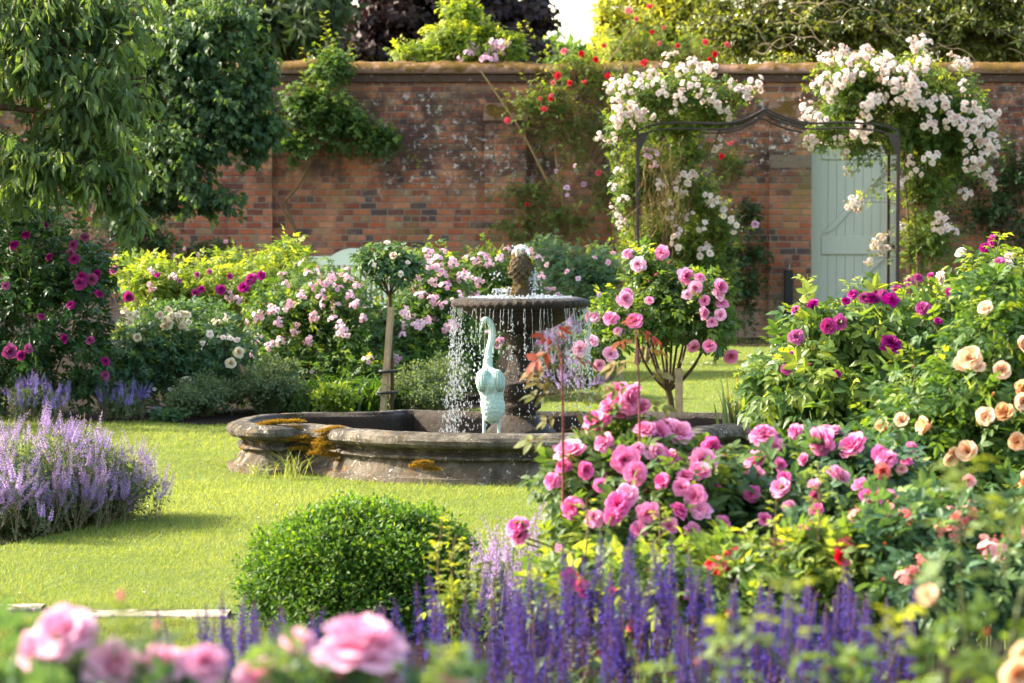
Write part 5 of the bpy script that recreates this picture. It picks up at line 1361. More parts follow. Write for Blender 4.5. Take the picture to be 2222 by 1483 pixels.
# weeping tree at the left edge
b0 = np.array([-5.1, 22.3, 0]); fk = np.array([-4.9, 22.3, 1.7])
wb = [blob(60, 120, 190, 170, 22.0, .8), blob(210, 230, 140, 150, 21.9, .6), blob(240, 60, 120, 110, 22.3, .6), blob(100, 360, 190, 120, 21.9, .7), blob(250, 410, 95, 85, 21.8, .4), blob(-150, 200, 200, 260, 22.4, 1.0), blob(-100, 420, 160, 90, 22.2, .7), blob(290, 470, 60, 60, 21.8, .3), blob(40, -20, 200, 90, 22.4, .8), blob(130, 10, 150, 80, 22.6, .7)]
plant('weeping_tree', 'weeping tree with long hanging leaves at the edge of the garden', 'tree', b0, wb, 1050, 'slim_hi', .108, 11, L_['weep'], M['bark'], seed=71, up=.15, inner=.35, low=.25, mode='hang', p_young=.45, young_zone=.78, stem_r=.006, canes=0, clump=.24, t0=.15, crown='crown', wood='trunk', root_drop=.0,
      limbs=limbs_for(b0, fk, [P(60, 180, 22.0), P(200, 260, 21.9), P(230, 90, 22.2), P(110, 330, 21.9), P(260, 380, 21.8), P(0, 60, 22.2), P(310, 170, 22.0)], .13, .010, 22))
b0 = np.array([-5.9, 31.0, 0]); fk = P(120, 380, 30.8)
plant('birch_tree', 'dark birch like tree with small rounded leaves leaning against the wall', 'tree', b0, [blob(400, 130, 150, 150, 30.3, .9), blob(500, 60, 90, 90, 30.4, .6), blob(470, 250, 130, 110, 30.2, .7), blob(380, 340, 140, 110, 30.0, .7), blob(560, 180, 55, 70, 30.2, .4), blob(540, 310, 60, 60, 30.1, .4), blob(450, 440, 90, 50, 30.0, .5), blob(270, 200, 120, 180, 30.5, .8), blob(580, 280, 45, 60, 30.1, .3), blob(330, 430, 90, 60, 30.2, .5), blob(200, 330, 120, 130, 30.5, .6)],
      1750, 'round_lo', .075, 10, L_['birch'], M['bark'], seed=72, up=.1, inner=.4, low=.4, mode='hang', p_young=.3, stem_r=.004, canes=0, clump=.15, t0=.2, crown='crown', wood='trunk', root_drop=.0,
      limbs=limbs_for(b0, fk, [P(400, 150, 30.3), P(500, 80, 30.4), P(480, 250, 30.2), P(400, 330, 30), P(540, 300, 30.1), P(300, 200, 30.5)], .11, .012, 30))
def far_tree(name, label, base, blobs, n, leaf, size, L, lm, seed, mode='spread', **kw):
    D = base[1]; fk = np.array([base[0], D, 2.2])
    return plant(name, label, 'tree', base, blobs, n, leaf, size, L, lm, M['bark'], seed=seed, up=.1, inner=.4, low=.3, mode=mode, stem_r=.012, canes=0, t0=.25, crown='crown', wood='trunk', root_drop=0.0,
                 limbs=limbs_for(np.array(base), fk, [c for c, r in blobs], .22, .05, D), **kw)
far_tree('conifer_tree', 'dark green conifer behind the brick wall', (-3.6, 50, 0), [blob(560, 60, 170, 110, 50, 1.6), blob(430, -60, 200, 160, 51, 1.8), blob(680, 40, 90, 90, 49.5, 1.2), blob(640, -120, 150, 140, 50, 1.6), blob(560, 190, 150, 80, 50, 1.4)], 1300, 'slim_lo', .28, 10, L_['conifer'], 81, 'droop', p_young=.1, clump=.15)
far_tree('copper_beech', 'dark purple copper beech rising behind the brick wall', (-1.2, 56, 0), [blob(850, 70, 150, 90, 56, 2), blob(980, 50, 150, 110, 56.5, 2), blob(1090, 50, 85, 70, 55.5, 1.4), blob(1130, 115, 70, 40, 55.2, 1.2), blob(900, -90, 220, 140, 56, 2.4), blob(1080, -60, 90, 80, 56, 1.6), blob(960, 170, 170, 80, 55.5, 1.8), blob(760, 110, 90, 70, 55.6, 1.5), blob(1165, 40, 40, 60, 55.4, 1)], 2300, 'round_lo', .17, 10, L_['beech'], 82, 'droop', p_young=.05, clump=.12)
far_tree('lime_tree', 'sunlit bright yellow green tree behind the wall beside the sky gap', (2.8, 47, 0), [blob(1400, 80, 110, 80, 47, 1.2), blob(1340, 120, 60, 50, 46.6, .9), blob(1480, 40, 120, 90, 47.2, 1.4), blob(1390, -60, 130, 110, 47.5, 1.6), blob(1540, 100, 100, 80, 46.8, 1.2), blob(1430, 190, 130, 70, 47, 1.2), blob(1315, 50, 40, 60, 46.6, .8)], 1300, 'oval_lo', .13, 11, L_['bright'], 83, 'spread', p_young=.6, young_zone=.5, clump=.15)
hb = [blob(1640, 80, 120, 90, 40.6, .8), blob(1780, 60, 130, 100, 40.4, .9), blob(1930, 70, 130, 90, 40.3, .9), blob(2080, 60, 130, 110, 40.2, 1.0), blob(2200, 90, 120, 120, 40.2, 1.0), blob(1700, -60, 180, 110, 41, 1.2), blob(1950, -70, 200, 120, 41, 1.2), blob(2180, -90, 160, 120, 41, 1.2), blob(1700, 180, 60, 60, 38.6, .35), blob(1560, 60, 70, 70, 41, .6)]
far_tree('holly_tree', 'glossy evergreen tree with bare grey branches overhanging the wall above the door', (5.2, 41, 0), hb, 4600, 'oval_lo', .085, 12, L_['holly'], 84, 'spread', p_young=.3, young_zone=.6, clump=.2)
# bare branch work of the evergreen
ho = bpy.data.objects['holly_tree']; gb = plain_mat('grey_bark', (.25, .20, .13), .9, .1, .4, 18); rng = np.random.default_rng(5); bb = np.array(ho.location)
for k in range(34):
    x0, y0 = rng.uniform(1600, 2200), rng.uniform(-20, 120); D = 39.3 + rng.random() * .8; a = rng.uniform(-.6, .8) + (math.pi if x0 > 1950 else 0) * (rng.random() < .4)
    mb = MB(); pts = [P(x0, y0, D)]
    for j in range(1, 5): pts.append(P(x0 + j * 26 * math.cos(a), y0 + j * 20 * math.sin(a) + rng.normal(0, 8) + j * j * 1.5, D - .06 * j))
    tubes(mb, smooth_path(np.array(pts) - bb, 12), np.linspace(rng.uniform(.003, .010), .002, 12)[None], 5, rng.random()); mb.obj('branch', gb, ho)
far_tree('hedgerow_tree', 'plain green tree far beyond the wall below the sky gap', (1.0, 75, 0), [blob(1180, 150, 160, 50, 75, 3), blob(1300, 160, 120, 50, 75, 3), blob(1050, 140, 140, 60, 76, 3)], 500, 'oval_lo', .3, 9, L_['mid'], 85)
plant('unseen_shade_tree', 'unseen tall shrubby tree added to shade the dark rose bush', 'tree', (-6.8, 24.4, 0), [((np.array([-6.8, 24.4, 1.7])), np.array([1.1, 1.2, 1.6]))], 420, 'oval_hi', .11, 9, L_['weep'], M['bark'], seed=93, mode='droop', canes=5, cane_r=.03, crown='crown', wood='trunk')  # outside the view, added to shade the dark rose bush and bed front
plant('unseen_shade_tree', 'unseen shrubby tree added to throw a strip of shade on the lawn', 'tree', (-6.4, 22.4, 0), [((np.array([-6.5, 22.4, 1.4])), np.array([.9, .9, 1.4]))], 320, 'oval_hi', .11, 9, L_['weep'], M['bark'], seed=94, mode='droop', canes=5, cane_r=.03, crown='crown', wood='trunk')  # outside the view, added to cast the dark strip across the lawn
plant('shade_tree', 'light crowned tree beyond the catmint bed that dapples the lawn', 'tree', (-9.6, 13.2, 0), [((np.array([-9.6, 13.2, 4.7])), np.array([2.0, 1.7, 1.5])), ((np.array([-10.4, 12.0, 4.2])), np.array([1.4, 1.4, 1.2]))], 210, 'oval_hi', .12, 8, L_['weep'], M['bark'], seed=95, mode='droop', canes=0, crown='crown', wood='trunk', root_drop=0,
      limbs=limbs_for(np.array([-9.6, 13.2, 0]), np.array([-9.6, 13.2, 2.4]), [np.array([-9.0, 13.6, 5.2]), np.array([-10.4, 12.3, 4.6]), np.array([-8.4, 12.6, 4.6]), np.array([-10, 14.4, 4.8])], .13, .02, 13))
# growth outside the frame on the sunny side that throws the broken shade
plant('rose_bush', 'loose green shrub beside the catmint at the lawn edge', 'shrub', (-4.4, 18.4, 0), [((np.array([-4.5, 18.5, .75])), np.array([.8, .8, .75]))], 260, 'rose_lo', .13, 6, L_['mid'], M['stem_g'], seed=91, p_young=.2)
plant('rose_bush', 'tall green shrub standing beyond the catmint bed', 'shrub', (-5.6, 14.6, 0), [((np.array([-5.6, 14.6, 1.0])), np.array([.9, 1.0, 1.0]))], 300, 'rose_lo', .13, 6, L_['mid'], M['stem_g'], seed=92, p_young=.2)
# ================================================================== SPIKES: CATMINT AND SALVIA
def spike_mesh(name, mats, seed, n_wh, per, ln, floret, stem_l, taper=.35, gap=.0, lean=.1, leaves=4, stem_w=.0018, upper=.5, lower=1.0):
    """stalk with whorls of lipped flowers: mats = stem, petal, calyx, leaf"""
    rng = np.random.default_rng(seed); mb = MB()
    H = stem_l + ln
    cv = np.array([[0, 0, 0], [lean * .1 * H, 0, H * .35], [lean * .35 * H, .02 * H, H * .7], [lean * H * .8, .03 * H, H]])
    q = smooth_path(cv, 16); tubes(mb, q, np.linspace(stem_w, stem_w * .6, 16)[None], 5, .5, 0, 0)
    def at(h):
        h = h / H * 15; i = int(min(14, h)); return q[i] + (q[i + 1] - q[i]) * (h - i)
    zs = stem_l + ln * (np.arange(n_wh) / n_wh) ** (1 + gap)
    for w_, z in enumerate(zs):
        k = 1 - (1 - taper) * (w_ / n_wh) ** 1.6
        c = at(z); m = max(3, int(per * (k + .2)))
        for a in np.arange(m) * 2 * np.pi / m + rng.uniform(0, 6.28) + rng.normal(0, .2, m):
            d = np.array([math.cos(a), math.sin(a), 0]); s = np.array([-d[1], d[0], 0]); f = floret * k * rng.uniform(.75, 1.2)
            u = np.array([0, 0, 1.0]); p0 = c + d * .002 + u * rng.normal(0, .003)
            # calyx
            V = [p0, p0 + d * f * .4 + s * f * .16 + u * f * .2, p0 + d * f * .5 + u * f * .28, p0 + d * f * .4 - s * f * .16 + u * f * .2, p0 + d * f * .35 + u * f * .38]
            mb.add(V, [(0, 1, 2), (0, 2, 3), (0, 4, 1), (0, 3, 4)], rng.random(), 0, 2)
            if rng.random() < (lower if w_ < n_wh * .30 else 1.0 if w_ < n_wh * .88 else upper):
                e = p0 + d * f * .4 + u * f * .26
                V = [e, e + d * f * .3 + s * f * .18 + u * f * .28, e + d * f * .62 + u * f * .36, e + d * f * .3 - s * f * .18 + u * f * .28, e + d * f * .5 + s * f * .24 - u * f * .1, e + d * f * .72 - u * f * .16, e + d * f * .5 - s * f * .24 - u * f * .1]
                mb.add(V, [(0, 1, 2), (0, 2, 3), (0, 4, 5), (0, 5, 6)], rng.random(), rng.random(), 1)
    if leaves:
        n = leaves * 2; h = rng.uniform(.1, .95, n) * stem_l; pos = np.array([at(v) for v in h]); a = rng.uniform(0, 6.28, n)
        fw = np.stack([np.cos(a), np.sin(a), .5 + 0 * a], -1); nr = np.array([0, 0, 1.0]) + rng.normal(0, .3, (n, 3))
        scatter(mb, TMPL['oval_lo'], pos, frames(fw, nr), .03 * rng.uniform(.7, 1.2, n), rng.random(n), rng.random(n) * .3, rng, 3)
    return mb.mesh(name, mats, False)
def spike_mats(key, pa, pb, ca, cb, st):
    return [plain_mat(key + '_stalk', st, .7, .2, .3), leaf_mat(key + '_petal', pa, pb, tuple(min(1, v * 1.35) for v in pb), .6, .3, .2, (1.1, 1.1, 1.1)), leaf_mat(key + '_calyx', ca, cb, cb, .6, .25, .2, (1.2, 1.0, 1.0)), L_['grey']]
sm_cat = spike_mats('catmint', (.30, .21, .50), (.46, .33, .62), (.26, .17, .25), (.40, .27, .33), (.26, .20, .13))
sm_catb = spike_mats('catmint_shade', (.17, .14, .46), (.28, .21, .56), (.12, .09, .18), (.20, .14, .24), (.14, .13, .10))  # darker catmint copy, shade painted into petal, calyx and stalk
sm_sal = spike_mats('salvia', (.026, .020, .15), (.062, .038, .265), (.05, .016, .055), (.10, .030, .075), (.10, .05, .07))
CAT = [spike_mesh('catmint_spike', sm_cat, i, 11, 6, .17, .0145, .20, .45, .3, (-.12, .1, .25, -.25)[i % 4]) for i in range(6)]
def spray(meshes, seed, name):
    rng = np.random.default_rng(seed); mb = MB(); ms = None
    for k in range(3):
        me = meshes[rng.integers(len(meshes))]; ms = list(me.materials); n = len(me.vertices)
        V = np.zeros(n * 3); me.vertices.foreach_get('co', V); V = V.reshape(-1, 3)
        a = rng.uniform(0, 6.28); c, q = math.cos(a), math.sin(a)
        V = V @ np.array([[c, q, 0], [-q, c, 0], [0, 0, 1]]) * rng.uniform(.68, 1.0)
        b_ = rng.uniform(0, 6.28); tl = rng.uniform(.05, .30) * (k > 0); V = V + np.outer(V[:, 2], (math.cos(b_) * tl, math.sin(b_) * tl, 0))
        ti, yo = np.zeros(n), np.zeros(n); me.attributes['tint'].data.foreach_get('value', ti); me.attributes['young'].data.foreach_get('value', yo)
        for p in (3, 4):
            for m_i in range(4):
                f = [list(q_.vertices) for q_ in me.polygons if len(q_.vertices) == p and q_.material_index == m_i]
                if f: mb.add(V, f, ti, yo, m_i)
    return mb.mesh(name, ms, False)
CAT3 = [spray(CAT, i, 'catmint_spray') for i in range(6)]
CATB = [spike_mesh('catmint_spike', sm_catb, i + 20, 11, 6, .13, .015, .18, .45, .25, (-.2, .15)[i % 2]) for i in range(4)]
SAL = [spike_mesh('salvia_spike', sm_sal, i + 40, 22, 7, .23, .0195, .34, .35, .05, (-.05, .06, .12)[i % 3], 6, .0024, .4, .3) for i in range(6)]
def spiky(root, meshes, spots, seed, part='flower_spike', spread=.25):
    """spots: (x, y, z_top, height of mesh used) in world metres"""
    rg = random.Random(seed)
    for x, y, zt, h in spots:
        me = meshes[rg.randrange(len(meshes))]
        hm = max(v.co.z for v in me.vertices) if 'h' not in me else me['h']
        me['h'] = hm
        s = h / hm
        o = inst(part, me, root, (x - root.location.x, y - root.location.y, max(zt - h, 0.0) - root.location.z), None, s)
        o.rotation_mode = 'XYZ'; o.rotation_euler = (rg.gauss(0, spread * .4), rg.gauss(0, spread * .4), rg.uniform(0, 6.28))
def cat_clump(name, label, base, blobs, n, nsp, meshes, seed, mat, hs=(.22, .34), size=.026, zlim=None, group='catmint clumps edging the beds'):
    r = mound(name, label, 'catmint', base, blobs, n, mat, seed, size, 10, group)
    rng = np.random.default_rng(seed); sp = []
    for k in range(nsp):
        c, rd = blobs[rng.integers(len(blobs))]
        d = nrm(rng.normal(size=3)); d[2] = abs(d[2]) * .7 + (.15 if k % 2 else -.25); d[1] -= .3 * (k % 2 == 0); d = nrm(d)
        p = c + d * rd * rng.uniform(.9, 1.05)
        h = rng.uniform(*hs); up_ = .6 if k % 2 else .3; sp.append((p[0], p[1], max(p[2] + h * up_, h * .8), h))
    spiky(r, meshes, sp, seed, spread=.7)
    return r
def W(x, D, z): return np.array([x, D, z])
cx = lambda px, D: (px - CX) / S(D)
cat_clump('catmint', 'big lavender blue catmint clump at the lawn edge, outermost sunny end', G(250, 1112), [(W(cx(230, 15.3), 15.3, .10), np.array([.27, .3, .25])), (W(cx(170, 15.1), 15.2, .10), np.array([.24, .34, .30]))], 900, 98, CAT3, 101, L_['grey'])
cat_clump('catmint', 'big lavender blue catmint clump, middle of the border row with tallest spikes', G(100, 1130), [(W(cx(110, 14.9), 15.0, .10), np.array([.26, .36, .33])), (W(cx(60, 14.8), 14.9, .10), np.array([.26, .40, .32]))], 900, 98, CAT3, 102, L_['grey'])
cat_clump('catmint', 'big lavender blue catmint clump cut by the edge of the view', G(-60, 1150), [(W(cx(0, 14.6), 14.6, .10), np.array([.26, .38, .32])), (W(cx(-90, 14.6), 14.7, .10), np.array([.28, .36, .32]))], 900, 98, CAT3, 103, L_['grey'])
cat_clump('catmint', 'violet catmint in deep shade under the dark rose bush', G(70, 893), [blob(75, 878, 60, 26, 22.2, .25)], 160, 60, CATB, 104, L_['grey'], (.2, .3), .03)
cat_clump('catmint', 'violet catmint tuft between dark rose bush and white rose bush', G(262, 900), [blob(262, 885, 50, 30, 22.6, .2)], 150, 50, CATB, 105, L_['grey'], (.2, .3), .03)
cat_clump('catmint', 'misty mauve catmint seen through the spray just right of the fountain column', G(1215, 858), [blob(1210, 800, 60, 50, 25.2, .3), blob(1225, 750, 45, 45, 25.6, .3)], 240, 60, CAT3, 106, L_['grey'], (.2, .34), .03)
cat_clump('catmint', 'mauve catmint at the bed corner where the lawn opens towards the door', G(1285, 850), [blob(1285, 815, 50, 40, 25.0, .3)], 130, 40, CAT3, 110, L_['grey'], (.2, .34), .03)
rng = np.random.default_rng(107)
for rname, (xa, xb, ya, yb, D_) in (('catmint_mound', (880, 1000, 770, 830, 23.7)),):
    pass
mid_base = np.array([cx(1085, 10.9), 10.9, 0])
r = mound('catmint', 'lone pale lavender catmint between clipped ball and pink rose bush', 'catmint', mid_base, [(W(cx(1090, 10.6), 10.6, .2), np.array([.13, .16, .2]))], 130, L_['grey'], 108, .028)
spiky(r, CAT, [(cx(x, D), D, HCAM - (y - HZ) / S(D), h) for x, y, D, h in ((1112, 1040, 10.3, .42), (1085, 1098, 10.2, .36), (1070, 1120, 10.3, .34), (1095, 1115, 10.3, .34), (1105, 1120, 10.4, .34), (1050, 1135, 10.3, .3), (1035, 1125, 10.4, .3), (1025, 1150, 10.3, .3), (1120, 1090, 10.4, .36), (1135, 1140, 10.3, .3), (1150, 1120, 10.4, .3), (1080, 1140, 10.2, .34), (1060, 1150, 10.3, .34), (1100, 1150, 10.2, .34), (1115, 1170, 10.2, .34), (1040, 1170, 10.3, .3), (1090, 1190, 10.1, .34), (1070, 1200, 10.1, .34), (1120, 1215, 10.1, .34), (1140, 1225, 10.1, .34))], 109, spread=.35)

# ================================================================== CLIPPED BOX BALL
BD = 11.35
bx = np.array([cx(795, BD), BD, 0])
root = thing('box_ball', 'clipped dark green box ball with fresh bright tips beside the lawn', 'topiary', bx)
rng = np.random.default_rng(120)
rr = np.array([.440, .43, .335]); cz = np.array([0, 0, .105])
n = 4200
d = nrm(rng.normal(size=(n, 3))); d[:, 2] = np.where(d[:, 2] < -.3, -d[:, 2], d[:, 2])
lump = 1 + .055 * np.sin(d @ np.array([5, 3, 4.])) * np.sin(d @ np.array([-3, 6, 2.])) + .02 * np.sin(d @ np.array([9, -8, 7.]))
P2 = cz + d * rr * (lump * np.where(rng.random(n) < .05, rng.uniform(1.03, 1.10, n), rng.uniform(.84, 1.03, n)))[:, None]
P0 = P2 - d * rr * .16 + rng.normal(size=(n, 3)) * .012; P1 = (P0 + P2) / 2 + np.array([0, 0, .006])
fm, sm = MB(), MB()
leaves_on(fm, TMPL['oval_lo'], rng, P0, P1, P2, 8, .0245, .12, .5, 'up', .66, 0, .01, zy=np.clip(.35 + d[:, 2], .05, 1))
stems_on(sm, rng, P0, P1, P2, .0012, None, 3)
k = 60; e = nrm(rng.normal(size=(k, 3))); e[:, 2] = np.abs(e[:, 2]); A = rng.normal(0, .02, (k, 3)) * (1, 1, 0); B = cz + e * rr * .82
stems_on(sm, rng, A, (A + B) / 2 + (0, 0, .03), B, .007, .002, 6, 5)
fm.obj('foliage', L_['box'], root); sm.obj('branch', M['bark'], root)

# ================================================================== RIGHT-HAND SHRUBS
plant('rose_bush', 'large dark leaved rose bush with violet magenta roses and lime shoots before the door', 'rose bush', P(1850, 1230, 13.2) * (1, 1, 0), [
    blob(1780, 780, 120, 130, 13.3, .35), blob(1880, 760, 130, 120, 13.4, .4), blob(1760, 880, 130, 110, 13.0, .35), blob(1900, 900, 140, 130, 13.0, .4), blob(2010, 740, 110, 110, 13.6, .4), blob(2130, 690, 110, 130, 13.8, .4), blob(2220, 680, 90, 130, 13.9, .4), blob(1690, 850, 60, 70, 13.1, .2), blob(1850, 1030, 180, 120, 12.9, .4), blob(2050, 900, 130, 160, 13.2, .4)],
    620, 'rose_hi', .135, 6, L_['lime'], M['stem_g'], mode='droop', seed=131, p_young=.6, young_zone=.55, up=.28, canes=14, cane_r=.007, blooms=[
    ('full', 'purple', Q['purple'], pxs('1930,750,50 1890,650,34 1905,640,30 1875,648,26 1760,668,26', 30), 'rose_bloom'),
    ('full', 'magenta', Q['magenta'], pxs('1727,733,40 1705,802,26 1815,812,20 1797,707,40 1820,700,36 2002,672,38 1915,645,38 1930,655,40 1765,662,28 1727,675,26 1850,640,24 1990,605,26 1972,612,24 2155,522,28 2136,540,26 2168,572,30 2060,636,26 2035,697,20 1718,770,18 1835,655,22 1945,630,26 2020,600,20 2125,600,20', 28), 'rose_bloom'),
    ('full', 'white', Q['white'], pxs('2043,603,30 2190,560,30 2085,550,26 2185,575,28', 28), 'rose_bloom')],
    bud=('bud', 'magenta', Q['magenta'], .026), budn=26, shoots=[
    ([(1740, 740), (1750, 690), (1755, 640), (1752, 595)], 13.2, .085, .95, 12, .004), ([(2150, 600), (2160, 560), (2168, 525), (2170, 505)], 13.7, .085, .95, 10, .004), ([(1860, 690), (1850, 660), (1845, 630), (1843, 605)], 13.3, .08, .9, 9, .003), ([(1950, 680), (1960, 640), (1965, 600)], 13.4, .08, .9, 9, .003), ([(2100, 620), (2110, 580), (2100, 555)], 13.6, .08, .9, 9, .003),
    ([(1690, 860), (1650, 840), (1620, 815), (1600, 800)], 13.1, .08, .2, 9, .003), ([(1690, 870), (1650, 870), (1610, 860), (1590, 850)], 13.1, .08, .1, 9, .003), ([(2200, 620), (2215, 580), (2220, 545)], 13.7, .085, .9, 9, .003)])
plant('rose_bush', 'peach rose bush with soft cupped apricot blooms along the view edge', 'rose bush', P(2130, 1350, 10.6) * (1, 1, 0), [
    blob(2120, 800, 110, 130, 10.9, .3), blob(2190, 760, 80, 130, 11, .3), blob(2060, 930, 140, 120, 10.7, .3), blob(2190, 950, 120, 140, 10.7, .3), blob(1960, 960, 90, 90, 10.8, .25), blob(2150, 1100, 160, 120, 10.5, .3), blob(2010, 1060, 120, 80, 10.6, .25), blob(2140, 660, 50, 60, 11.1, .2)],
    430, 'rose_hi', .095, 6, L_['mid'], M['stem_g'], seed=132, p_young=.35, up=.28, canes=12, cane_r=.006, blooms=[
    ('ball', 'peach', Q['peach'], pxs('2172,805,54 2212,752,50 2136,910,58 2177,903,54 1955,915,44 2015,925,54 2100,980,56 2215,850,54 1915,932,42 2212,1048,50 2140,676,46 2060,992,40 2205,960,50 2180,1130,30', 50), 'rose_bloom'),
    ('cup', 'peach', Q['peach'], pxs('2105,780,56 2085,790,44 2120,800,40 2070,985,36 2218,870,50', 44), 'rose_bloom')],
    bud=('bud', 'peach', Q['peach'], .035), budn=16, shoots=[([(2105, 820), (2110, 720), (2108, 640)], 10.8, .07, .5, 12, .004), ([(1960, 900), (1985, 820), (1978, 740)], 10.8, .07, .6, 10, .003), ([(2040, 900), (2045, 830), (2030, 760)], 10.8, .07, .5, 10, .003)])
pinkA = '1360,868,72 1378,858,50 1340,855,56 1325,888,52 1392,892,56 1352,908,48 1297,918,68 1400,938,56 1425,942,60 1466,950,76 1440,935,56 1242,992,76 1216,985,50 1355,998,62 1378,1027,58 1455,1002,62 1538,972,58 1522,1000,64 1518,1028,52 1245,1102,58 1342,1096,60 1362,1075,54 1442,1045,44 1330,1122,44 1510,1080,58 1518,1110,54 1125,1147,60 1130,1168,46 1560,1138,46 1405,1112,52 1300,1055,36 1480,1060,46 1225,1015,40 1312,962,48 1422,985,52 1490,1038,50 1290,1125,44 1200,1045,42 1455,1142,42 1385,1150,44 1265,1020,44 1500,1150,40 1432,990,46 1385,975,34 1470,1110,46'
plant('rose_bush', 'bright pink rose bush with big full blooms right in front of the pool', 'rose bush', P(1390, 1500, 9.5) * (1, 1, 0), [
    blob(1360, 1010, 100, 80, 9.6, .24), blob(1460, 1060, 90, 80, 9.6, .24), blob(1270, 1060, 90, 70, 9.5, .22), blob(1400, 1120, 170, 110, 9.4, .28), blob(1280, 1150, 80, 70, 9.4, .2), blob(1530, 1080, 80, 100, 9.5, .22), blob(1390, 1270, 210, 120, 9.2, .3)],
    330, 'rose_hi', .098, 6, L_['copper'], M['stem_g'], seed=133, p_young=.4, up=.25, canes=14, cane_r=.005, blooms=[('mix', 'pink', Q['pink'], pxs(pinkA, 56), 'rose_bloom')],
    extra=[('cup', 'pink', Q['pink'], 12, .055, 'rose_bloom'), ('ball', 'pinkp', Q['pinkp'], 8, .05, 'rose_bloom')], bud=('bud', 'pink', Q['pink'], .03), budn=24)
# its tall red shoots, leaning from the same foot
rb = [o for o in bpy.data.objects if o.get('label', '').startswith('bright pink rose bush')][0]
def red_shoot(parent, pts, D, leafs, r0, seed, lm, top):
    rng = np.random.default_rng(seed); bb = np.array(parent.location)
    q = smooth_path(np.array([P(x, y, D) for x, y in pts]) - bb, 40)
    mb = MB(); tubes(mb, q, np.linspace(r0, r0 * .55, 40)[None], 7)
    th = rng.integers(2, 38, 40)
    for i in th:
        a = rng.uniform(0, 6.28); d = np.array([math.cos(a), math.sin(a), -.3]); tubes(mb, np.array([[q[i] + d * r0 * .6, q[i] + d * r0 * 2.2]]), np.array([[r0 * .35, r0 * .04]]), 4)
    st = mb.obj('red_shoot', M['stem_r'], parent, True)
    for x, y, dx, dy, s, yv in leafs:
        fm = MB()
        p = P(x, y, D) - bb; e = P(x + dx, y + dy, D + rng.normal(0, .03)) - bb
        tubes(fm, smooth_path([p, (p + e) / 2 + (0, 0, .006), e], 6), .0012, 4, .4, .6)
        scatter(fm, TMPL['rose_hi'], (p * .65 + e * .35)[None], frames((e - p)[None], np.array([[rng.normal(0, .3), -.55, .8]])), np.array([s]), np.array([rng.random() * .6 + .3]), np.array([yv]), rng)
        fm.obj('leaf', lm, st)
L_['redtip'] = leaf_mat('leaf_red_tip', (.050, .085, .022), (.10, .13, .028), (.17, .030, .016), .55, .38, .15, (1.7, 1.5, .7))
red_shoot(rb, [(1222, 1110), (1222, 1000), (1221, 880), (1219, 790), (1210, 745)], 9.3, [(1210, 748, -35, 25, .105, 1), (1212, 745, -25, -12, .09, 1), (1208, 742, 8, -12, .06, 1), (1218, 775, 60, 10, .105, .75), (1220, 800, -62, 5, .11, .45), (1221, 830, -50, -2, .10, .3), (1222, 865, -60, -8, .11, .12), (1222, 860, 62, -2, .11, .1), (1222, 895, 40, 4, .10, .15), (1222, 900, -30, 10, .08, .2), (1222, 955, -78, 2, .12, .05), (1222, 935, 55, -2, .11, .1)], .0048, 1, L_['redtip'], 1)
red_shoot(rb, [(1388, 960), (1387, 860), (1384, 780), (1380, 712)], 9.4, [(1380, 715, -8, -12, .07, 1), (1381, 718, 20, 8, .08, 1), (1382, 735, -34, 6, .09, .8), (1384, 760, 45, 0, .10, .55), (1386, 790, -48, 2, .10, .35), (1387, 830, 50, -18, .11, .15), (1387, 835, -40, 6, .10, .15), (1388, 880, 44, 2, .10, .1)], .0038, 2, L_['redtip'], 1)
plant('rose_bush', 'bright pink rose bush under the dark magenta bush, taller blooms held apart', 'rose bush', P(1780, 1500, 9.7) * (1, 1, 0), [
    blob(1670, 1060, 70, 80, 9.8, .22), blob(1790, 1030, 100, 80, 9.8, .26), blob(1890, 1050, 100, 80, 9.7, .26), blob(1780, 1140, 190, 100, 9.5, .3), blob(1620, 1130, 80, 90, 9.6, .22), blob(1790, 1260, 210, 110, 9.2, .3)],
    420, 'rose_hi', .098, 6, L_['blue'], M['stem_g'], seed=134, p_young=.35, up=.25, canes=14, cane_r=.005, blooms=[
    ('mix', 'pink', Q['pink'], pxs('1657,955,74 1676,975,60 1652,945,54 1727,937,38 1785,957,72 1803,945,60 1856,973,68 1922,1000,54 1906,990,46 1976,978,44 1640,1002,54 1638,1032,48 1630,1072,42 1697,1065,54 1712,1100,34 1748,998,32 1810,1042,66 1870,1060,54 1888,1087,62 1932,1090,60 1615,1165,42 1590,1185,32 1660,1130,36 1745,1150,40 1700,1180,32 1850,1130,38 1900,1150,36 1960,1170,32 1640,1215,30 1770,1110,38 1990,1140,34 2040,1120,32 1690,1010,34 1765,1075,30 1700,1040,34 1965,1005,34', 50), 'rose_bloom'),
    ('cup', 'coral', Q['coral'], pxs('1915,1022,42 1956,1022,28 2015,1060,34 2100,1046,32 1560,1050,20 1625,1068,18', 30), 'rose_bloom')],
    extra=[('cup', 'pink', Q['pink'], 12, .055, 'rose_bloom'), ('ball', 'pinkp', Q['pinkp'], 10, .05, 'rose_bloom')], bud=('bud', 'pink', Q['pink'], .03), budn=24, shoots=[([(1780, 1150), (1778, 1080), (1775, 1000)], 9.4, .06, .8, 12, .003), ([(1680, 1170), (1682, 1110), (1680, 1060)], 9.4, .05, .9, 10, .003)])
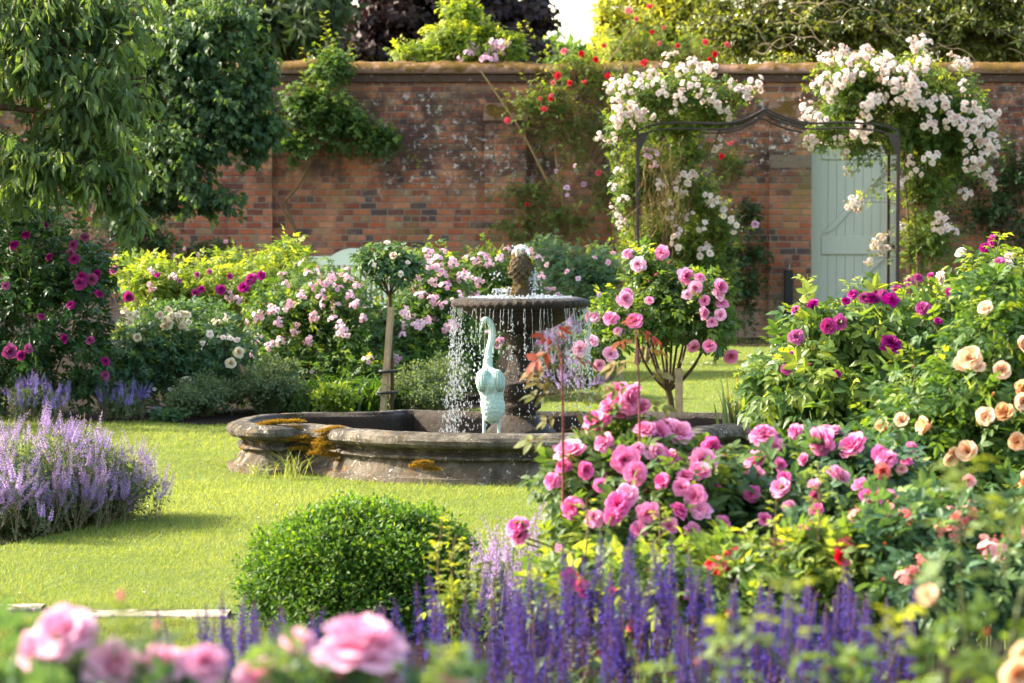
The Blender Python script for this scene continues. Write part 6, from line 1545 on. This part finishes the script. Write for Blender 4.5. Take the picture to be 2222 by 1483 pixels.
plant('rose_bush', 'coral pink cluster rose low in the border nearest the edge', 'rose bush', P(2020, 1650, 8.3) * (1, 1, 0), [
    blob(2060, 1160, 140, 80, 8.5, .24), blob(2180, 1200, 110, 110, 8.4, .24), blob(1950, 1190, 120, 80, 8.4, .24), blob(2060, 1290, 200, 100, 8.2, .3)],
    300, 'rose_hi', .09, 6, L_['blue'], M['stem_g'], seed=135, p_young=.3, canes=12, cane_r=.005, blooms=[
    ('truss_open', 'coral', Q['coral'], pxs('2152,1195,56 2140,1180,40 2085,1130,54 2105,1108,36 2050,1110,36 1930,1110,40 1970,1120,34 2040,1150,30 1985,1240,30 1960,1250,34 2000,1215,26 2070,1155,36 2210,1160,36 1850,1115,26 1745,1150,40 1735,1170,30', 36), 'rose_truss')],
    bud=('bud', 'coral', Q['coral'], .022), budn=30)
RED = [
    ('crimson red rose bush showing between the tallest violet spikes', 1310, [blob(1400, 1290, 120, 80, 8.3, .24), blob(1250, 1290, 100, 70, 8.4, .2)], 95,
     '1238,1250,42 1258,1270,40 1230,1268,34 1262,1285,30 1490,1290,24 1368,1380,46 1358,1395,40 1372,1360,30 1300,1415,26 1330,1282,20',
     [([(1270, 1220), (1275, 1150), (1272, 1080)], 8.4, .045, .95, 10, .003), ([(1430, 1230), (1432, 1150), (1430, 1100)], 8.3, .05, .8, 10, .003)]),
    ('crimson red rose bush under the pink blooms with one loose red cluster', 1600, [blob(1560, 1235, 100, 60, 8.4, .2), blob(1640, 1310, 130, 80, 8.2, .24)], 80,
     '1572,1212,46 1560,1225,44 1585,1228,40 1552,1245,36 1595,1200,30 1545,1222,34 1600,1225,32', [([(1680, 1230), (1682, 1150), (1685, 1080)], 8.3, .05, .8, 10, .003)]),
    ('crimson red rose bush nearest the coral cluster rose', 1810, [blob(1790, 1225, 100, 60, 8.4, .22), blob(1880, 1290, 110, 70, 8.3, .2)], 75,
     '1828,1188,46 1840,1180,36 1820,1210,40 1832,1222,30 1736,1298,28 1745,1290,22', [([(1775, 1230), (1778, 1100), (1776, 1010)], 8.3, .055, .8, 14, .003)]),
]
for k_, (lb, px_, bl, n_k, rs, sh) in enumerate(RED):
    plant('rose_bush', lb, 'rose bush', P(px_, 1720, 8.3) * (1, 1, 0), bl, n_k, 'rose_hi', .085, 6, L_['lime2'], M['stem_b'], seed=136 + 10 * k_, p_young=.5, young_zone=.5, canes=6, cane_r=.004,
          blooms=[('mid', 'red', Q['red'], pxs(rs, 32), 'rose_bloom')], bud=('bud', 'red', Q['red'], .02), budn=6, shoots=sh)

plant('rose_bush', 'low young rose with yellow green and coppery shoots standing before the box ball', 'rose bush', P(985, 1700, 8.6) * (1, 1, 0), [blob(985, 1330, 40, 60, 8.6, .08)], 16, 'rose_hi', .06, 5, L_['lime2'], M['stem_b'], seed=181, p_young=.8, young_zone=.4, canes=4, cane_r=.004,
      shoots=[([(975, 1400), (955, 1300), (950, 1230), (955, 1170), (962, 1110)], 8.6, .055, .9, 20, .003), ([(990, 1400), (1010, 1300), (1015, 1240), (1010, 1180)], 8.6, .06, .9, 13, .003), ([(980, 1400), (985, 1300), (980, 1220), (990, 1160)], 8.55, .055, .9, 13, .003)])
# the border going on past the edge of the view
for k_, (x_, y_, h_, lb) in enumerate(((3.0, 10.4, .62, 'leafy rose bush beyond the peach roses in the same border'), (3.3, 13.4, .75, 'broad rose bush behind the peach roses where the border widens'), (4.6, 12.0, .7, 'rose bush at the far end of the right border'), (5.9, 31.5, .8, 'rounded shrub in the bed before the far stretch of wall'), (6.6, 26.5, .8, 'rounded shrub along the lawn past the arch'))):
    plant('rose_bush', lb, 'rose bush', (x_, y_, 0), [(np.array([x_, y_, h_ * .9]), np.array([.62, .6, h_]))], 240, 'rose_lo', .12, 6, L_['mid'], M['stem_g'], seed=190 + k_, p_young=.3, extra=[('mid', ('pinkp', 'magenta', 'peach', 'pale', 'soft')[k_], Q[('pinkp', 'magenta', 'peach', 'pale', 'soft')[k_]], 16, .075, 'rose_bloom')])
# ================================================================== SALVIA
SD = 7.2
sal_tops = {
    'salvia clump with dense violet spikes at the foot of the clipped ball': '845,1330 870,1322 905,1280 925,1290 945,1276 960,1300 980,1295 855,1350 890,1330 915,1330 935,1340 955,1345 975,1350 995,1330 1010,1250 1020,1215 1030,1262 1045,1290 1035,1330 1060,1310 1000,1370 1020,1380 880,1380 850,1400 910,1400 940,1410 970,1400 1050,1370 1040,1400',
    'salvia clump with tall violet spikes below the lone catmint': '1095,1255 1110,1265 1130,1262 1145,1275 1155,1300 1170,1240 1180,1255 1195,1265 1105,1310 1125,1330 1140,1340 1085,1330 1165,1320 1190,1320 1075,1370 1100,1380 1130,1390 1160,1390 1180,1380 1205,1350 1150,1420 1110,1430 1190,1420 1090,1410 1215,1300',
    'salvia clump whose spikes stand in front of the first red roses': '1220,1185 1225,1215 1245,1210 1260,1230 1285,1245 1290,1260 1275,1290 1240,1300 1255,1330 1300,1195 1305,1215 1330,1155 1325,1270 1310,1290 1340,1265 1230,1360 1270,1370 1300,1350 1320,1360 1345,1330 1250,1410 1290,1420 1330,1400 1225,1420',
    'salvia clump with the highest violet spike in the middle of the border': '1355,1215 1365,1230 1385,1185 1395,1195 1410,1200 1420,1240 1440,1220 1455,1190 1470,1215 1480,1235 1375,1270 1400,1290 1430,1300 1460,1290 1385,1330 1420,1350 1450,1350 1480,1330 1400,1400 1440,1410 1475,1400 1365,1340 1495,1270 1500,1300',
    'salvia clump partly veiled by blurred rose leaves': '1500,1220 1515,1240 1530,1260 1545,1275 1520,1300 1580,1280 1600,1290 1615,1300 1650,1310 1665,1320 1640,1340 1660,1350 1690,1290 1700,1310 1560,1340 1590,1360 1620,1370 1680,1370 1710,1360 1540,1390 1580,1410 1630,1410 1670,1420 1720,1400',
    'salvia clump toward the peach buds at the far end of the border': '1730,1330 1745,1320 1760,1340 1780,1350 1800,1250 1815,1310 1830,1320 1845,1340 1860,1330 1880,1340 1895,1250 1905,1330 1920,1350 1790,1390 1820,1390 1850,1400 1880,1390 1910,1400 1740,1400 1960,1290 1965,1340 1945,1370 1770,1420 1985,1390',
    'salvia clump half hidden under the blurred peach bud': ' '.join(f'{int(1640 + (i * 61) % 340)},{int(1290 + (i * 37) % 110)}' for i in range(34)),
    'salvia clump below the two red roses at the thick of the border': ' '.join(f'{int(1490 + (i * 53) % 300)},{int(1320 + (i * 41) % 110)}' for i in range(30)),
    'short salvia clump rising behind the nearest soft pink roses': '455,1335 475,1360 490,1350 510,1340 525,1345 545,1325 555,1345 570,1365 500,1355 535,1360 585,1370 440,1365 425,1380 535,1335 605,1365 620,1350 590,1345 560,1350 500,1330 470,1370 640,1345 690,1350 730,1340 765,1345 800,1340 820,1350 780,1360 715,1345 500,1400 530,1400 560,1410 590,1395 480,1420 545,1430 600,1420 515,1430 365,1385 410,1365 395,1400 620,1380 640,1400 700,1360 720,1355 745,1370 660,1380',
}
rg = random.Random(200)
for label, tops in sal_tops.items():
    pts = pxs(tops, 0); mx = sum(p[0] for p in pts) / len(pts)
    r = thing('salvia', label, 'salvia', (cx(mx, SD), SD, 0), 'violet salvia clumps in the front border')
    sp = []
    for x, y, _ in pts:
        y -= 26 + rg.uniform(-12, 22)
        if y > 1375 and x < 1490 and rg.random() < .5: continue
        D = SD + rg.gauss(0, .22) - (y - 1280) * .0035
        if rg.random() < .34: continue
        sp.append((cx(x, D), D, HCAM - (y - HZ) / S(D), rg.uniform(.46, .56)))
    spiky(r, SAL, sp, rg.random(), spread=.12)
    c0 = (cx(mx, SD), SD)
    fm, sm_ = MB(), MB(); rng = np.random.default_rng(int(mx))
    P0, P1, P2, dr = grow(rng, [(np.array([0, 0, .22]), np.array([.13, .18, .22]))], 90, .4, .4, .8)
    leaves_on(fm, TMPL['oval_hi'], rng, P0, P1, P2, 6, .055, .2, .1, 'up'); stems_on(sm_, rng, P0, P1, P2, .002)
    fm.obj('foliage', L_['grey'], r); sm_.obj('stem', M['stem_b'], r)

# ================================================================== NEAREST, OUT OF FOCUS
plant('rose_bush', 'soft pink garden rose closest to the viewer, big pale blooms low in view', 'rose bush', P(230, 2700, 3.45) * (1, 1, 0), [
    blob(120, 1570, 190, 110, 3.55, .12), blob(380, 1590, 170, 90, 3.55, .12), blob(620, 1590, 150, 100, 3.55, .12), blob(830, 1590, 160, 90, 3.55, .12), blob(1000, 1580, 90, 60, 3.55, .12), blob(20, 1500, 70, 60, 3.55, .1)],
    85, 'rose_hi', .07, 6, L_['blue'], M['stem_g'], seed=141, p_young=.3, canes=8, cane_r=.004, blooms=[
    ('full', 'near', Q['near'], [(150, 1380, 152, (-.2, -.6, .7)), (95, 1410, 110, (-.5, -.7, .3)), (255, 1458, 150, (0, -.6, .8)), (355, 1448, 120, (.1, -.5, .8)), (445, 1446, 115, (.2, -.6, .7)), (645, 1398, 86, (-.2, -.4, .8)), (785, 1418, 200, (.05, -.30, 1.0)), (570, 1482, 140, (0, -.5, .8)), (985, 1472, 105, (0, -.5, .8)), (845, 1475, 60)], 'rose_bloom')],
    bud=('bud', 'pink', Q['pink'], .022), budn=3, shoots=[([(250, 1430), (255, 1370), (262, 1320)], 3.5, .05, .7, 7, .0022), ([(330, 1440), (338, 1400), (340, 1370)], 3.5, .045, .4, 5, .002), ([(560, 1500), (600, 1440), (700, 1420)], 3.5, .06, .5, 8, .002), ([(880, 1520), (960, 1460), (990, 1430)], 3.45, .06, .8, 8, .002)])
rb = [o for o in bpy.data.objects if o.get('label', '').startswith('soft pink garden rose closest')][0]
for (x, y, s), k in (((262, 1305, .015), 'pink'), ((340, 1368, .013), 'coral')):
    inst('rose_bud', bloom_variants('bud', k, Q[k])[0], rb, P(x, y, 3.5) - np.array(rb.location), face_rot(nrm(np.array([.1, -.1, 1])), 1), s * .8)
plant('rose_bush', 'blurred apricot rose close to the viewer with buds among pale leaves', 'rose bush', P(1950, 2500, 4.1) * (1, 1, 0), [
    blob(2050, 1490, 90, 60, 4.1, .11), blob(2160, 1420, 80, 100, 4.1, .11), blob(2215, 1250, 40, 130, 4.15, .1), blob(1840, 1570, 120, 60, 4.1, .11), blob(1560, 1570, 100, 50, 4.1, .1)],
    7, 'rose_hi', .075, 4, L_['lime2'], M['stem_g'], seed=142, p_young=.4, canes=8, cane_r=.004, low=.8, blooms=[
    ('ball', 'peach', Q['peach'], pxs('2195,1448,105 2215,1425,80 2015,1300,62', 60), 'rose_bloom'), ('bud', 'coral', Q['coral'], [(2140, 1375, 24, (.1, -.3, 1)), (1848, 1442, 26, (0, -.3, 1)), (1580, 1335, 24, (.1, -.3, 1)), (1513, 1440, 24, (0, -.3, 1)), (1795, 1455, 20, (0, -.3, 1))], 'rose_bud')],
    shoots=[([(1720, 1500), (1715, 1400), (1710, 1300), (1712, 1260)], 4.1, .06, .5, 9, .002), ([(2095, 1400), (2080, 1200), (2085, 1060), (2090, 980)], 4.15, .06, .3, 10, .0022), ([(1930, 1450), (1935, 1380), (1940, 1320)], 4.1, .06, .7, 8, .002), ([(1580, 1500), (1578, 1420), (1580, 1350)], 4.1, .055, .4, 6, .002), ([(2180, 1250), (2190, 1150), (2200, 1080)], 4.1, .06, .5, 8, .002)])

# ================================================================== IRIS, GRASS
straps('iris_clump', 'upright blue green iris leaves growing in the pool behind the rim', 'iris', (cx(1605, 18.2), 18.2, .12), 34, .42, .14, .026, L_['iris'], 150, .05, .25)
straps('grass_tuft', 'long pale grass tuft left uncut against the notch of the pool', 'grass tuft', (cx(632, 17.6), 17.6, 0), 46, .20, .16, .005, L_['grass'], 151, .35, .6)
straps('grass_tuft', 'short grass tuft under the moss at the end of the pool plinth', 'grass tuft', (cx(560, 17.75), 17.75, 0), 40, .12, .14, .005, L_['grass'], 152, .35, .4)
# lawn blades
rng = np.random.default_rng(160)
def inside(p, poly):
    x, y = p[:, 0], p[:, 1]; r_ = np.zeros(len(p), bool); k = len(poly)
    for i in range(k):
        x1, y1 = poly[i]; x2, y2 = poly[(i + 1) % k]
        c = ((y1 > y) != (y2 > y)) & (x < (x2 - x1) * (y - y1) / (y2 - y1 + 1e-12) + x1); r_ ^= c
    return r_
pts = []
for y0, y1, dens in ((7.5, 9.2, 7000), (9.2, 11.5, 8000), (11.5, 14, 6500), (14, 17.5, 4800), (17.5, 23, 2400), (23, 30, 800), (30, 37.5, 450)):
    w_ = 1180 / F * y1; n = int((y1 - y0) * 2 * w_ * dens)
    p = np.stack([rng.uniform(-w_, w_, n), rng.uniform(y0, y1, n)], -1); pts.append(p)
p = np.concatenate(pts)
front_bed = BED_F
poolp = [tuple(q) for q in (path + nrm2 * .05 + np.array([FX, FD]))]
ok = ~inside(p, BED_L) & ~inside(p, front_bed) & ~inside(p, poolp) & ~((p[:, 1] > 11.50) & (p[:, 1] < 11.80) & (p[:, 0] < -.45) & ~((p[:, 0] > -1.7) & (p[:, 0] < -1.56)))
p = p[ok]; n = len(p)
big = np.sin(p[:, 0] * 1.7 + 1) * np.sin(p[:, 1] * 1.1) + .6 * np.sin(p[:, 0] * 4.1 + p[:, 1] * 2.3) + .4 * np.sin(p[:, 0] * 9 - p[:, 1] * 7)
edge = np.zeros(n)
dpool = np.full(n, 9.0)
near_ = np.nonzero((np.abs(p[:, 0] - FX) < 2.0) & (np.abs(p[:, 1] - FD) < 1.6))[0]
dpool[near_] = np.min(np.linalg.norm(p[near_][:, None, :] - (path[::6] + np.array([FX, FD]))[None], axis=-1), axis=1)
edge = np.exp(-(np.maximum(dpool - .06, 0) / .05) ** 2)
stone_e = np.exp(-((p[:, 1] - 11.93) / .06) ** 2) * (p[:, 0] < -.3)
h = rng.uniform(.009, .022, n) * (1 + .35 * big * .5) * (1 + 1.6 * edge * rng.random(n) + .9 * stone_e)
a = rng.uniform(0, 6.283, n); lean = rng.normal(0, .55, (n, 2)) + np.array([.15 * 1, -.05])
w_ = rng.uniform(.0011, .0024, n) * np.clip(p[:, 1] / 14, .8, 2.2)
d = np.stack([np.cos(a), np.sin(a)], -1)
B0 = np.concatenate([p - d * w_[:, None], np.zeros((n, 1))], 1); B1 = np.concatenate([p + d * w_[:, None], np.zeros((n, 1))], 1)
Tp = np.concatenate([p + lean * h[:, None], h[:, None]], 1)
mb = MB()
V = np.stack([B0, B1, Tp], 1).reshape(-1, 3)
ti = np.clip(.5 + .26 * big + rng.normal(0, .12, n), 0, 1); yo = np.where(rng.random(n) < .08, rng.uniform(.2, .7, n), 0)
mb.add(V, np.arange(3 * n).reshape(-1, 3), np.repeat(ti, 3), np.repeat(yo, 3))
o = mb.obj('grass', L_['grass']); o['kind'] = 'stuff'
# fallen petals on the lawn by the path and a few daisies
mb = MB(); k = 30
pp = np.concatenate([np.stack([rng.uniform(1.5, 1.95, 14), rng.uniform(30.3, 31.4, 14)], -1), np.stack([rng.uniform(-2.2, -.2, 16), rng.uniform(11.9, 16.5, 16)], -1)])
pos = np.concatenate([pp, np.full((k, 1), .026)], 1)
scatter(mb, TMPL['round_lo'], pos, frames(rng.normal(size=(k, 3)) * (1, 1, .2), np.array([0, 0, 1.0]) + rng.normal(0, .2, (k, 3))), np.where(np.arange(k) < 14, .035, .014), rng.random(k), np.ones(k), rng)
o = mb.obj('fallen_petals', Q['white'][0]); o['kind'] = 'stuff'
